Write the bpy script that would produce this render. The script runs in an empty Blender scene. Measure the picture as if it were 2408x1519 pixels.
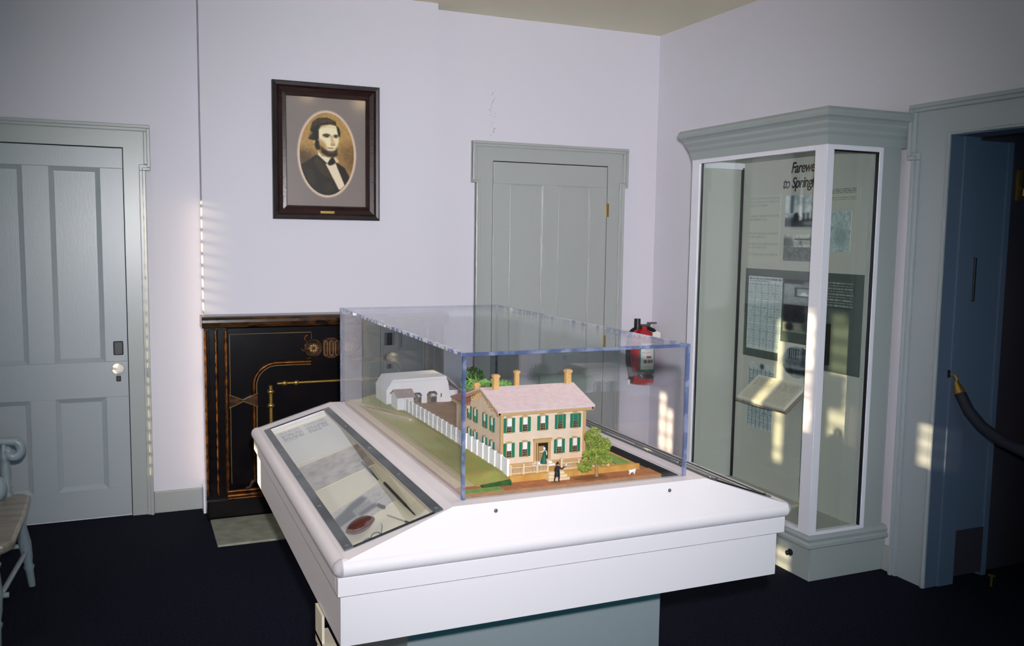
import bpy, bmesh, math, random
import numpy as np
from mathutils import Vector, Matrix
random.seed(7); np.random.seed(7)
S = bpy.context.scene
COL = S.collection
# ------------------------------------------------------------------ camera, world, lights, exposure
F = 2088.5; YAW, PITCH, ROLL = .40575, .09793, .01428
CAM = Vector((0, 0, 1.6))
def cam_axes():
    f = Vector((math.sin(YAW)*math.cos(PITCH), math.cos(YAW)*math.cos(PITCH), -math.sin(PITCH)))
    r = Vector((math.cos(YAW), -math.sin(YAW), 0)); u = r.cross(f)
    c, s = math.cos(ROLL), math.sin(ROLL)
    return c*r + s*u, -s*r + c*u, f
_r, _u, _f = cam_axes()
cd = bpy.data.cameras.new('camera'); cam = bpy.data.objects.new('camera', cd); COL.objects.link(cam)
cd.sensor_fit = 'HORIZONTAL'; cd.sensor_width = 36; cd.lens = F/2408*36; cd.clip_start = .02
m = Matrix.Identity(4)
for i in range(3):
    m[i][0] = _r[i]; m[i][1] = _u[i]; m[i][2] = -_f[i]; m[i][3] = CAM[i]
cam.matrix_world = m; S.camera = cam
S.view_settings.view_transform = 'Standard'; S.view_settings.look = 'None'
S.view_settings.gamma = 1; S.view_settings.use_curve_mapping = False
S.view_settings.exposure = 0.0
W = bpy.data.worlds.new('world'); S.world = W; W.use_nodes = True
W.node_tree.nodes['Background'].inputs[0].default_value = (.42, .58, .85, 1)
W.node_tree.nodes['Background'].inputs[1].default_value = .8
def look_rot(d):
    return Vector(d).normalized().to_track_quat('-Z', 'Y').to_euler()
# the on-camera flash: a soft edged spot, evened out with distance the way the print's tones are
fl = bpy.data.lights.new('camera_flash', 'SPOT'); flo = bpy.data.objects.new('camera_flash', fl); COL.objects.link(flo)
flo.location = (.02, -.03, 1.70)
fl.spot_size = math.radians(73); fl.spot_blend = 1.0; fl.shadow_soft_size = .02
fl.energy = 20; fl.color = (1, .96, .985)
flo.rotation_euler = look_rot((.355, .90, -.125))
fl.use_nodes = True
nt = fl.node_tree; em = next(n for n in nt.nodes if n.type == 'EMISSION')
lf = nt.nodes.new('ShaderNodeLightFalloff'); lf.inputs['Strength'].default_value = 1.0
def mul(o, k):
    n = nt.nodes.new('ShaderNodeMath'); n.operation = 'MULTIPLY'; n.inputs[1].default_value = k; nt.links.new(o, n.inputs[0]); return n.outputs[0]
ad = nt.nodes.new('ShaderNodeMath'); nt.links.new(mul(lf.outputs['Constant'], 1.0), ad.inputs[0]); nt.links.new(mul(lf.outputs['Linear'], 3.2), ad.inputs[1])
nt.links.new(ad.outputs[0], em.inputs['Strength'])
# warm ceiling spots aimed down at the display table (their globes are built further down)
for lx, ly in ((2.056, 1.84), (1.49, 2.18)):
    tl = bpy.data.lights.new('ceiling_spot', 'SPOT'); tlo = bpy.data.objects.new('ceiling_spot', tl); COL.objects.link(tlo)
    tlo.location = (lx, ly, 2.72); tl.spot_size = math.radians(58); tl.spot_blend = .8; tl.shadow_soft_size = .08
    tl.energy = 34; tl.color = (1, .86, .80); tlo.rotation_euler = look_rot(Vector((.85, 2.35, 1.0))-tlo.location)
# low evening sun through gaps in the added shutters of the left wall
sn = bpy.data.lights.new('low_sun', 'SUN'); sno = bpy.data.objects.new('low_sun', sn); COL.objects.link(sno)
SUNAZ, SUNEL = math.tan(math.radians(7)), math.tan(math.radians(12))
sno.rotation_euler = look_rot((1, SUNAZ, -SUNEL)); sno.location = (-4, 4, 3)
sn.energy = 9.0; sn.color = (1, .77, .46); sn.angle = math.radians(.6)
# added teal ambient fill before the rear wall, behind the camera
al = bpy.data.lights.new('rear_fill', 'AREA'); alo = bpy.data.objects.new('rear_fill', al); COL.objects.link(alo)
al.shape = 'RECTANGLE'; al.size = 1.0; al.size_y = 1.5; al.energy = 38; al.color = (.16, .58, .74)
alo.location = (.6, -2.36, 1.6); alo.rotation_euler = look_rot((0, 1, -.05))

# soft daylight entering by the shuttered window of the left wall
wl = bpy.data.lights.new('window_daylight', 'AREA'); wlo = bpy.data.objects.new('window_daylight', wl); COL.objects.link(wlo)
wl.shape = 'RECTANGLE'; wl.size = 1.35; wl.size_y = 1.0; wl.energy = 13; wl.color = (1, .93, .84)
wlo.location = (-1.56, 2.73, 1.6); wlo.rotation_euler = look_rot((1, 0, -.12))

# ------------------------------------------------------------------ materials
def lin(c):
    return tuple(x/12.92 if x <= .04045 else ((x+.055)/1.055)**2.4 for x in c)
def rgb(r, g, b): return lin((r/255, g/255, b/255)) + (1,)
def mat(name, c, rough=.5, metal=0, spec=.5, bump=0, bscale=40, var=0, vscale=20, c2=None, vstretch=None, coat=0):
    m = bpy.data.materials.new(name); m.use_nodes = True
    N = m.node_tree.nodes; L = m.node_tree.links; p = N['Principled BSDF']
    p.inputs['Base Color'].default_value = c; p.inputs['Roughness'].default_value = rough
    p.inputs['Metallic'].default_value = metal; p.inputs['Specular IOR Level'].default_value = spec
    p.inputs['Coat Weight'].default_value = coat
    if c2 or var or bump:
        tc = N.new('ShaderNodeTexCoord'); src = tc.outputs['Object']
        if vstretch:
            mp = N.new('ShaderNodeMapping'); mp.inputs['Scale'].default_value = vstretch
            L.new(src, mp.inputs[0]); src = mp.outputs[0]
    if c2 or var:
        nz = N.new('ShaderNodeTexNoise'); nz.inputs['Scale'].default_value = vscale; nz.inputs['Detail'].default_value = 6
        L.new(src, nz.inputs[0])
        rp = N.new('ShaderNodeValToRGB'); rp.color_ramp.elements[0].position = .35; rp.color_ramp.elements[1].position = .68
        rp.color_ramp.elements[0].color = c
        rp.color_ramp.elements[1].color = c2 or tuple(x*(1-var) for x in c[:3]) + (1,)
        L.new(nz.outputs[0], rp.inputs[0]); L.new(rp.outputs[0], p.inputs['Base Color'])
    if bump:
        nb = N.new('ShaderNodeTexNoise'); nb.inputs['Scale'].default_value = bscale; nb.inputs['Detail'].default_value = 4
        L.new(src, nb.inputs[0]); b = N.new('ShaderNodeBump'); b.inputs['Strength'].default_value = bump
        b.inputs['Distance'].default_value = .01
        L.new(nb.outputs[0], b.inputs['Height']); L.new(b.outputs[0], p.inputs['Normal'])
    return m
def glassy(name, tint, ior=1.48, gl=1.0, haze=0, rough=0.0):
    """clear sheet: mirror share by Fresnel, the rest passes straight through"""
    m = bpy.data.materials.new(name); m.use_nodes = True
    N = m.node_tree.nodes; L = m.node_tree.links; N.clear()
    out = N.new('ShaderNodeOutputMaterial'); mx = N.new('ShaderNodeMixShader')
    tr = N.new('ShaderNodeBsdfTransparent'); tr.inputs[0].default_value = tint + (1,)
    g = N.new('ShaderNodeBsdfGlossy'); g.inputs['Roughness'].default_value = rough; g.inputs[0].default_value = (gl, gl, gl, 1)
    fr = N.new('ShaderNodeFresnel'); ge = N.new('ShaderNodeNewGeometry')
    mi = N.new('ShaderNodeMix'); mi.data_type = 'FLOAT'
    mi.inputs[2].default_value = ior; mi.inputs[3].default_value = 1/ior
    L.new(ge.outputs['Backfacing'], mi.inputs[0]); L.new(mi.outputs[0], fr.inputs[0])
    L.new(fr.outputs[0], mx.inputs[0]); L.new(tr.outputs[0], mx.inputs[1]); L.new(g.outputs[0], mx.inputs[2])
    last = mx
    if haze:
        d = N.new('ShaderNodeBsdfDiffuse'); d.inputs[0].default_value = (.8, .8, .8, 1)
        m2 = N.new('ShaderNodeMixShader'); m2.inputs[0].default_value = haze
        L.new(mx.outputs[0], m2.inputs[1]); L.new(d.outputs[0], m2.inputs[2]); last = m2
    L.new(last.outputs[0], out.inputs[0])
    return m
def edge_mat(name, c, c2, fac, scale):
    m = bpy.data.materials.new(name); m.use_nodes = True
    N = m.node_tree.nodes; L = m.node_tree.links; p = N['Principled BSDF']
    tc = N.new('ShaderNodeTexCoord'); nz = N.new('ShaderNodeTexNoise'); nz.inputs['Scale'].default_value = scale
    rp = N.new('ShaderNodeValToRGB'); rp.color_ramp.elements[0].position = .45; rp.color_ramp.elements[1].position = .6
    rp.color_ramp.elements[0].color = c; rp.color_ramp.elements[1].color = c2
    L.new(tc.outputs['Object'], nz.inputs[0]); L.new(nz.outputs[0], rp.inputs[0]); L.new(rp.outputs[0], p.inputs['Base Color'])
    p.inputs['Roughness'].default_value = .15
    tr = N.new('ShaderNodeBsdfTransparent'); tr.inputs[0].default_value = (.75, .82, 1, 1)
    mx = N.new('ShaderNodeMixShader'); mx.inputs[0].default_value = fac
    L.new(tr.outputs[0], mx.inputs[1]); L.new(p.outputs[0], mx.inputs[2]); L.new(mx.outputs[0], N['Material Output'].inputs[0])
    return m
def vcol(name, rough=.5):
    m = bpy.data.materials.new(name); m.use_nodes = True
    N = m.node_tree.nodes; L = m.node_tree.links; a = N.new('ShaderNodeAttribute'); a.attribute_name = 'Col'
    L.new(a.outputs['Color'], N['Principled BSDF'].inputs['Base Color']); N['Principled BSDF'].inputs['Roughness'].default_value = rough
    return m
M = dict(
 wall=mat('wall_paint', rgb(205, 203, 213), .6, spec=.3, bump=.04, bscale=90),
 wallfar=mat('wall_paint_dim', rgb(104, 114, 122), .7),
 ceiling=mat('ceiling_paint', rgb(228, 222, 198), .8, spec=.2),
 trim=mat('grey_trim_paint', rgb(160, 164, 162), .32, bump=.05, bscale=30, vstretch=(8, 8, 1)),
 trim_gloss=mat('grey_gloss_paint', rgb(158, 165, 170), .35, bump=.06, bscale=22, vstretch=(8, 8, 1)),
 cab=mat('cabinet_grey_paint', rgb(156, 164, 164), .42),
 cabin=mat('cabinet_inside', rgb(174, 176, 169), .7),
 cabwhite=mat('cabinet_white_frame', rgb(225, 225, 235), .35),
 carpet=mat('navy_carpet', rgb(16, 17, 33), .95, spec=.1, c2=rgb(30, 32, 46), vscale=90, bump=.5, bscale=400),
 hearth=mat('hearth_stone', rgb(150, 152, 136), .8, c2=rgb(125, 128, 115), vscale=14),
 black=mat('black_slate', rgb(6, 5, 9), .2, c2=rgb(17, 12, 14), vscale=9, spec=.35),
 marble=mat('marbled_brown', rgb(18, 12, 11), .22, c2=rgb(84, 54, 28), vscale=14, vstretch=(1, 1, 3), spec=.6),
 bead=mat('bronze_bead', rgb(120, 72, 28), .4, metal=.85, c2=rgb(40, 26, 17), vscale=26, spec=.7),
 gilt=mat('gilt_line', rgb(120, 92, 48), .4, metal=.3),
 brass=mat('brass', rgb(196, 160, 84), .28, metal=.85),
 iron=mat('black_iron', rgb(14, 14, 20), .35),
 white=mat('table_white', rgb(230, 222, 226), .42, spec=.4),
 tgrey=mat('pedestal_grey', rgb(136, 146, 150), .5),
 gap_black=mat('gap_dark', rgb(8, 8, 14), .8),  # near-black; paints in the shade of the door gaps
 acrylic=glassy('clear_acrylic', (.985, .99, 1.0), 1.49),
 glass=glassy('display_glass', (.965, .985, .975), 1.5),
 glassf=glassy('picture_glass', (.98, .98, .98), 1.5, rough=.09),
 aedge=edge_mat('acrylic_edge', rgb(92, 108, 150), rgb(158, 164, 190), .5, 30),
 aedge_glint=edge_mat('acrylic_edge_glint', rgb(120, 135, 190), rgb(250, 250, 255), .7, 45),  # white noise dashes paint glints along the side top edges
 steel=mat('brushed_steel', rgb(104, 110, 114), .35, metal=.3, c2=rgb(60, 66, 72), vscale=6),
 chrome=mat('chrome', rgb(220, 220, 225), .12, metal=1),
 porcelain=mat('white_porcelain', rgb(238, 236, 232), .12),
 red=mat('extinguisher_red', rgb(170, 20, 32), .25, coat=.5),
 green=mat('label_green', rgb(30, 110, 84), .5),
 paper=mat('label_paper', rgb(222, 220, 214), .6),
 frame=mat('dark_walnut', rgb(30, 18, 20), .22, c2=rgb(52, 28, 26), vscale=12, vstretch=(1, 1, 5), spec=.6),
 frame2=mat('ebony_rim', rgb(20, 16, 18), .42, c2=rgb(38, 34, 32), vscale=16),
 vcol=vcol('printed_ink', .55), vgloss=vcol('printed_photo', .35),
 rope=mat('navy_velvet', rgb(24, 24, 40), .75, bump=.3, bscale=80),
 chair=mat('grey_chair_paint', rgb(140, 152, 160), .35),
 seat=mat('worn_seat_wood', rgb(150, 140, 126), .3, c2=rgb(118, 112, 104), vscale=6, vstretch=(1, 4, 1)),
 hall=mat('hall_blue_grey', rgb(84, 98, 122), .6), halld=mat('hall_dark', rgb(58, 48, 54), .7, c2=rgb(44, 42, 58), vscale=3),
 # model
 tan=mat('house_tan', rgb(234, 212, 188), .7, c2=rgb(226, 202, 176), vscale=60),
 tantrim=mat('house_trim_tan', rgb(202, 164, 112), .7),
 tanpale=mat('house_pale_tan', rgb(232, 208, 170), .7),
 roofp=mat('roof_pink', rgb(226, 204, 206), .8, c2=rgb(216, 192, 192), vscale=80),
 roofr=mat('roof_russet', rgb(160, 104, 90), .8, c2=rgb(140, 88, 78), vscale=90),
 roofb=mat('roof_brown', rgb(176, 150, 146), .8, c2=rgb(150, 126, 122), vscale=120),
 chim=mat('chimney_tan', rgb(222, 180, 116), .8, c2=rgb(206, 162, 98), vscale=150),
 shutter=mat('shutter_green', rgb(24, 122, 92), .55), blind=mat('blind_white', rgb(242, 240, 236), .6),
 dark=mat('window_dark', rgb(38, 34, 32), .3), muntin=mat('muntin_grey', rgb(190, 172, 150), .6),
 mwhite=mat('model_white', rgb(248, 247, 250), .6),
 gravel=mat('gravel_tan', rgb(208, 194, 156), .9, c2=rgb(188, 174, 136), vscale=180, bump=.4, bscale=400),
 grass=mat('model_grass', rgb(178, 192, 96), .95, c2=rgb(208, 184, 108), vscale=26, bump=.8, bscale=500),
 grass2=mat('model_grass_bright', rgb(156, 190, 104), .95, c2=rgb(136, 170, 84), vscale=60, bump=.8, bscale=500),
 moss=mat('model_moss', rgb(52, 102, 50), .95, c2=rgb(84, 126, 58), vscale=90, bump=.8, bscale=500),
 dirt=mat('model_dirt', rgb(172, 126, 86), .95, c2=rgb(140, 112, 78), vscale=45, bump=.5, bscale=500),
 brickw=mat('model_sidewalk', rgb(190, 128, 80), .9, c2=rgb(168, 104, 68), vscale=70, bump=.3, bscale=500),
 ochre=mat('model_ochre_wall', rgb(214, 164, 84), .85, c2=rgb(198, 144, 68), vscale=40),
 leaf=mat('model_leaf', rgb(168, 178, 76), .9, c2=rgb(116, 140, 54), vscale=60),
 leafd=mat('model_leaf_dark', rgb(40, 78, 30), .9, c2=rgb(62, 94, 38), vscale=70),
 leafg=mat('model_leaf_green', rgb(104, 164, 78), .9, c2=rgb(156, 194, 108), vscale=70),
 bark=mat('model_bark', rgb(176, 140, 88), .9), wood=mat('model_firewood', rgb(176, 142, 96), .9, c2=rgb(60, 62, 70), vscale=220),
 coatb=mat('figure_black', rgb(22, 22, 34), .6), skin=mat('figure_skin', rgb(222, 178, 150), .6),
 dressg=mat('figure_green', rgb(10, 98, 84), .6), pink=mat('figure_pale', rgb(232, 214, 210), .6),
 brown=mat('tooled_brown_leather', rgb(88, 36, 26), .4, c2=rgb(56, 22, 18), vscale=160, coat=.15),
 lampglow=mat('lamp_warm', rgb(255, 220, 160), .5),
 cream=mat('cream_card', rgb(224, 212, 190), .8), linen=mat('display_lining', rgb(242, 230, 208), .8),
)
_p = M['lampglow'].node_tree.nodes['Principled BSDF']
_p.inputs['Emission Color'].default_value = (1, .72, .38, 1); _p.inputs['Emission Strength'].default_value = 5

# ------------------------------------------------------------------ building helpers
ORG = {}
def thing(name, label, cat, loc=(0, 0, 0), group=None):
    o = bpy.data.objects.new(name, None); COL.objects.link(o); o.location = loc; o.empty_display_size = .05
    o['label'] = label; o['category'] = cat
    if group: o['group'] = group
    ORG[o.name] = Vector(loc); return o
def tag(o, label, cat, group=None):
    o['label'] = label; o['category'] = cat
    if group: o['group'] = group
    return o
class B:
    def __init__(s): s.v = []; s.f = []
    def add(s, vs, fs):
        n = len(s.v); s.v += [tuple(v) for v in vs]; s.f += [tuple(i+n for i in f) for f in fs]; return s
    def box(s, x0, x1, y0, y1, z0, z1):
        if x0 > x1: x0, x1 = x1, x0
        if y0 > y1: y0, y1 = y1, y0
        if z0 > z1: z0, z1 = z1, z0
        return s.add([(x0,y0,z0),(x1,y0,z0),(x1,y1,z0),(x0,y1,z0),(x0,y0,z1),(x1,y0,z1),(x1,y1,z1),(x0,y1,z1)],
                     [(0,3,2,1),(4,5,6,7),(0,1,5,4),(1,2,6,5),(2,3,7,6),(3,0,4,7)])
    def hull8(s, b, t):   # bottom quad, top quad (counter-clockwise from above)
        return s.add(list(b)+list(t), [(3,2,1,0),(4,5,6,7),(0,1,5,4),(1,2,6,5),(2,3,7,6),(3,0,4,7)])
    def prism(s, poly, axis, a, b):
        """poly: 2-D points; axis 'y': (x,z) extruded along y, 'x': (y,z), 'z': (x,y)"""
        P = {'y': lambda p, t: (p[0], t, p[1]), 'x': lambda p, t: (t, p[0], p[1]), 'z': lambda p, t: (p[0], p[1], t)}[axis]
        n = len(poly); vs = [P(p, a) for p in poly] + [P(p, b) for p in poly]
        fs = [tuple(range(n)), tuple(range(2*n-1, n-1, -1))] + [(i, i+n, (i+1) % n+n, (i+1) % n) for i in range(n)]
        return s.add(vs, fs)
    def tube(s, pts, r, n=10, closed=False, cap=True):
        pts = [Vector(p) for p in pts]; k = len(pts); rs = r if isinstance(r, (list, tuple)) else [r]*k
        t0 = (pts[1]-pts[0]).normalized(); up = Vector((0, 0, 1)) if abs(t0.z) < .9 else Vector((0, 1, 0))
        nrm = t0.cross(up).normalized(); vs = []
        for i, p in enumerate(pts):
            if closed: t = (pts[(i+1) % k]-pts[i-1]).normalized()
            else: t = (pts[min(i+1, k-1)]-pts[max(i-1, 0)]).normalized()
            nrm = (nrm - t*nrm.dot(t)).normalized(); bn = t.cross(nrm)
            vs += [p + (nrm*math.cos(2*math.pi*j/n)+bn*math.sin(2*math.pi*j/n))*rs[i] for j in range(n)]
        fs = []
        for i in range(k if closed else k-1):
            a = i*n; b = ((i+1) % k)*n
            fs += [(a+j, a+(j+1) % n, b+(j+1) % n, b+j) for j in range(n)]
        if cap and not closed:      # end caps on vertices of their own, so they never bend the smooth shading
            q = len(vs); vs += vs[:n]+vs[(k-1)*n:k*n]; fs += [tuple(q+j for j in range(n-1, -1, -1)), tuple(q+n+j for j in range(n))]
        return s.add(vs, fs)
    def lathe(s, prof, c, n=20, axis='z'):
        """prof: (radius, height) pairs"""
        c = Vector(c); vs = []
        for r, h in prof:
            for j in range(n):
                a = 2*math.pi*j/n; x, y = r*math.cos(a), r*math.sin(a)
                d = {'z': (x, y, h), 'y': (x, h, y), 'x': (h, x, y)}[axis]; vs.append(c+Vector(d))
        k = len(prof); fs = [(i*n+j, i*n+(j+1) % n, (i+1)*n+(j+1) % n, (i+1)*n+j) for i in range(k-1) for j in range(n)]
        q = len(vs); vs += vs[:n]+vs[(k-1)*n:k*n]; fs += [tuple(q+j for j in range(n-1, -1, -1)), tuple(q+n+j for j in range(n))]
        return s.add(vs, fs)
    def ball(s, c, r, n=8, sq=(1, 1, 1)):
        prof = [(r*math.sin(math.pi*i/n), -r*math.cos(math.pi*i/n)) for i in range(n+1)]
        prof[0] = (r*.02, -r); prof[-1] = (r*.02, r)
        b = B().lathe(prof, (0, 0, 0), n*2)
        return s.add([(c[0]+v[0]*sq[0], c[1]+v[1]*sq[1], c[2]+v[2]*sq[2]) for v in b.v], b.f)
    def mesh(s, name, org=(0, 0, 0), smooth=False):
        me = bpy.data.meshes.new(name); o = Vector(org)
        me.from_pydata([tuple(Vector(v)-o) for v in s.v], [], s.f)
        bm = bmesh.new(); bm.from_mesh(me); bmesh.ops.recalc_face_normals(bm, faces=bm.faces); bm.to_mesh(me); bm.free()
        if smooth:
            for p in me.polygons: p.use_smooth = len(p.vertices) <= 4
        return me
    def build(s, name, m, parent=None, smooth=False, bevel=0, org=None, kind=None, label=None, seg=2):
        o0 = ORG[parent.name] if parent is not None else Vector(org or (0, 0, 0))
        me = s.mesh(name, o0, smooth); me.materials.append(M[m] if isinstance(m, str) else m)
        o = bpy.data.objects.new(name, me); COL.objects.link(o); ORG[o.name] = o0
        if parent is not None: o.parent = parent
        else: o.location = o0
        if bevel:
            b = o.modifiers.new('b', 'BEVEL'); b.width = bevel; b.segments = seg; b.limit_method = 'ANGLE'
        if smooth and bevel == 0:
            pass
        if kind: o['kind'] = kind
        if label: o['label'] = label
        return o
def struct(b, name, m, **k): return b.build(name, m, kind='structure', **k)
def box(*a): return B().box(*a)
def inst(me, name, parent, loc, rz=0):
    """another object on shared mesh data, loc in world space"""
    o = bpy.data.objects.new(name, me); COL.objects.link(o); o.parent = parent
    o.location = Vector(loc)-ORG[parent.name]; o.rotation_euler = (0, 0, rz); ORG[o.name] = Vector(loc); return o
def arc(cx, cz, r, a0, a1, n):
    return [(cx+r*math.cos(math.radians(a0+(a1-a0)*i/n)), cz+r*math.sin(math.radians(a0+(a1-a0)*i/n))) for i in range(n+1)]

# ------------------------------------------------------------------ painted prints (flat pictures on a fine grid)
def blur(a, k):
    for _ in range(2):
        for ax in (0, 1):
            p = np.pad(a, [(k, k) if i == ax else (0, 0) for i in range(a.ndim)], mode='edge')
            c = np.cumsum(p, axis=ax); c = np.insert(c, 0, 0, axis=ax)
            n = a.shape[ax]
            a = (np.take(c, range(2*k+1, 2*k+1+n), axis=ax) - np.take(c, range(0, n), axis=ax))/(2*k+1)
    return a
class Paint:
    def __init__(s, w, h, bg, x1=1., y1=1.):
        s.w, s.h = w, h; s.X, s.Y = np.meshgrid(np.linspace(0, x1, w), np.linspace(0, y1, h))   # y runs down
        s.a = np.ones((h, w, 3))*np.array(bg)/255.
    def put(s, mask, c, k=0, amt=1.):
        mk = mask.astype(float)
        if k: mk = blur(mk, k)
        mk = (mk*amt)[..., None]; s.a = s.a*(1-mk)+np.array(c)/255.*mk
    def poly(s, pts, c, k=1, amt=1.):
        X, Y = s.X, s.Y; ins = np.zeros(X.shape, bool); n = len(pts)
        for i in range(n):
            (xa, ya), (xb, yb) = pts[i], pts[(i+1) % n]
            if ya == yb: continue
            cond = (ya > Y) != (yb > Y); ins ^= cond & (X < (xb-xa)*(Y-ya)/(yb-ya)+xa)
        s.put(ins, c, k, amt)
    def ell(s, cx, cy, rx, ry, c, k=1, amt=1., rot=0):
        a = math.radians(rot); dx, dy = s.X-cx, s.Y-cy
        s.put(((dx*math.cos(a)+dy*math.sin(a))/rx)**2+((-dx*math.sin(a)+dy*math.cos(a))/ry)**2 < 1, c, k, amt)
    def rect(s, x0, y0, x1, y1, c, k=0, amt=1.): s.put((s.X >= x0) & (s.X <= x1) & (s.Y >= y0) & (s.Y <= y1), c, k, amt)
    def noise(s, amt, k=0):
        n = np.random.rand(s.h, s.w)-.5
        if k: n = blur(n, k)*(k*2.5)
        s.a = s.a+n[..., None]*amt
    def words(s, x0, y0, x1, dy, rows, c, amt=.8, last=.6, hgt=.5):
        for r in range(rows):
            x = x0; xe = x1 if r < rows-1 else x0+(x1-x0)*last
            while x < xe:
                w = (x1-x0)*random.uniform(.04, .13)
                s.rect(x, y0+r*dy, min(x+w, xe), y0+r*dy+dy*hgt, c, 0, amt*random.uniform(.7, 1)); x += w+(x1-x0)*.018
    def build(s, name, f, m, parent=None, mask=None, org=None):
        """f(u,v)->world point with u right, v down in 0..1"""
        h, w = s.h, s.w; o0 = ORG[parent.name] if parent is not None else Vector(org or f(0, 0))
        vs = [tuple(Vector(f(i/(w-1), j/(h-1)))-o0) for j in range(h) for i in range(w)]
        fs = [(j*w+i, j*w+w+i, j*w+w+i+1, j*w+i+1) for j in range(h-1) for i in range(w-1) if mask is None or mask(i/(w-1), j/(h-1))]
        me = bpy.data.meshes.new(name); me.from_pydata(vs, [], fs)
        ca = me.color_attributes.new('Col', 'FLOAT_COLOR', 'POINT'); a = np.clip(s.a, 0, 1)
        l = np.where(a <= .04045, a/12.92, ((a+.055)/1.055)**2.4)
        ca.data.foreach_set('color', np.concatenate([l, np.ones((h, w, 1))], -1).ravel().astype(np.float32))
        me.materials.append(M[m]); o = bpy.data.objects.new(name, me); COL.objects.link(o); ORG[o.name] = o0
        if parent is not None: o.parent = parent
        else: o.location = o0
        return o

# ================================================================== ROOM
YA, YB, XR, ZC, XL, YR = 5.33, 5.19, 3.36, 2.97, -1.6, -2.5
BX0, BX1 = .367, 1.723
struct(box(XL-.3, 5.2, YR-.2, YA+.2, -.1, 0), 'floor', 'carpet')
struct(box(XL-.3, XR+.2, YR-.2, YA+.2, ZC, ZC+.1), 'ceiling', 'ceiling')
struct(box(XL-.2, XR+.15, YA, YA+.15, 0, ZC), 'wall_back', 'wall')
struct(box(BX0, BX1, YB, YA, 0, ZC), 'wall_chimney', 'wall')
struct(box(XL-.2, XR+.15, YR-.15, YR, 0, ZC), 'wall_rear', 'wallfar')
OY0, OY1, OZ = 2.05, 2.9, 2.072
struct(box(XR, XR+.15, OY1, YA, 0, ZC), 'wall_right', 'wall'); struct(box(XR, XR+.15, YR, OY0, 0, ZC), 'wall_right_near', 'wall'); struct(box(XR, XR+.15, OY0, OY1, OZ, ZC), 'wall_right_lintel', 'wall')
# left wall (out of the frame) with two windows; added shutters shape the sun into patches
W1 = (4.36, 5.14, .5, 2.24); W2 = (2.2, 3.26, .9, 2.3)
b = B()
b.box(XL-.15, XL, YR, W2[0], 0, ZC); b.box(XL-.15, XL, W2[1], W1[0], 0, ZC); b.box(XL-.15, XL, W1[1], YA, 0, ZC)
for w in (W1, W2):
    b.box(XL-.15, XL, w[0], w[1], 0, w[2]); b.box(XL-.15, XL, w[0], w[1], w[3], ZC)
struct(b, 'wall_left', 'wallfar')
def shuttered(name, w, gaps, slat_gaps):
    """gaps: openings (y0,y1,z0,z1) left in the added shutter leaves to place the sun patches"""
    fr = B(); t = .05
    for y in (w[0], w[1]): fr.box(XL, XL+.02, y-.05, y+.05, w[2]-.05, w[3]+.05)
    for z in (w[2], w[3]): fr.box(XL, XL+.02, w[0], w[1], z-.05, z+.05)
    root = fr.build(name, 'trim', kind='structure')
    ys = sorted({w[0], w[1]} | {g[i] for g in gaps for i in (0, 1)})
    for ya, yb in zip(ys[:-1], ys[1:]):
        g = [q for q in gaps if q[0] <= ya+1e-6 and q[1] >= yb-1e-6]
        zs = [w[2]] + [z for q in sorted(g, key=lambda q: q[2]) for z in (q[2], q[3])] + [w[3]]
        for i in range(0, len(zs), 2):
            if zs[i+1]-zs[i] > .005: box(XL-.08, XL-.05, ya, yb, zs[i], zs[i+1]).build('shutter', 'trim', root)
    for (y0, y1, z0, z1, st, th) in slat_gaps:
        z = z0
        while z < z1:
            box(XL-.075, XL-.05, y0, y1, z, z+th).build('slat', 'trim', root); z += st
    return root
shuttered('window_1', W1, [(4.93, 5.105, .58, 2.2), (4.80, 4.93, .58, 1.58), (4.41, 4.485, 1.16, 1.50), (4.495, 4.58, 1.16, 1.60)],
          [(4.80, 5.105, .58, 2.2, .066, .016), (4.41, 4.58, 1.2, 1.6, .11, .012)])
shuttered('window_2', W2, [(2.265, 2.36, 1.60, 1.83), (2.625, 2.69, 1.68, 2.24), (2.69, 2.785, 1.66, 1.81), (2.69, 2.785, 1.98, 2.27), (2.73, 2.83, .93, 1.09), (2.84, 2.95, 1.12, 1.29), (3.115, 3.185, 1.44, 2.2)],
          [(2.265, 2.36, 1.62, 1.83, .075, .012), (2.625, 2.785, 1.62, 2.24, .085, .012), (2.73, 2.83, .94, 1.09, .06, .02), (3.115, 3.185, 1.5, 2.2, .16, .012)])
# --- doors and casings on the back wall (face -Y)
def casing_y(name, x0, x1, ztop, legl, legr, earl, earr, zear, ztrim, y):
    """flat boards plus a stepped backband that follows the ears"""
    t = B(); t.box(legl, x0, y-.018, y, 0, ztop); t.box(x1, legr, y-.018, y, 0, ztop)
    t.box(earl, earr, y-.018, y, ztop, ztrim); t.box(earl, legl, y-.018, y, zear, ztop); t.box(legr, earr, y-.018, y, zear, ztop)
    root = t.build(name, 'trim', kind='structure')
    for (w, d) in ((.034, .034), (.018, .046)):
        q = B()
        q.box(legl, legl+w, y-d, y-.017, 0, zear); q.box(legr-w, legr, y-d, y-.017, 0, zear)
        q.box(earl, legl+w, y-d, y-.017, zear-.002, zear+w-.002); q.box(legr-w, earr, y-d, y-.017, zear-.002, zear+w-.002)
        q.box(earl, earl+w, y-d, y-.017, zear+w-.002, ztrim-w); q.box(earr-w, earr, y-d, y-.017, zear+w-.002, ztrim-w)
        q.box(earl, earr, y-d, y-.017, ztrim-w, ztrim)
        q.build('backband', 'trim', root, bevel=.004)
    return root
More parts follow.
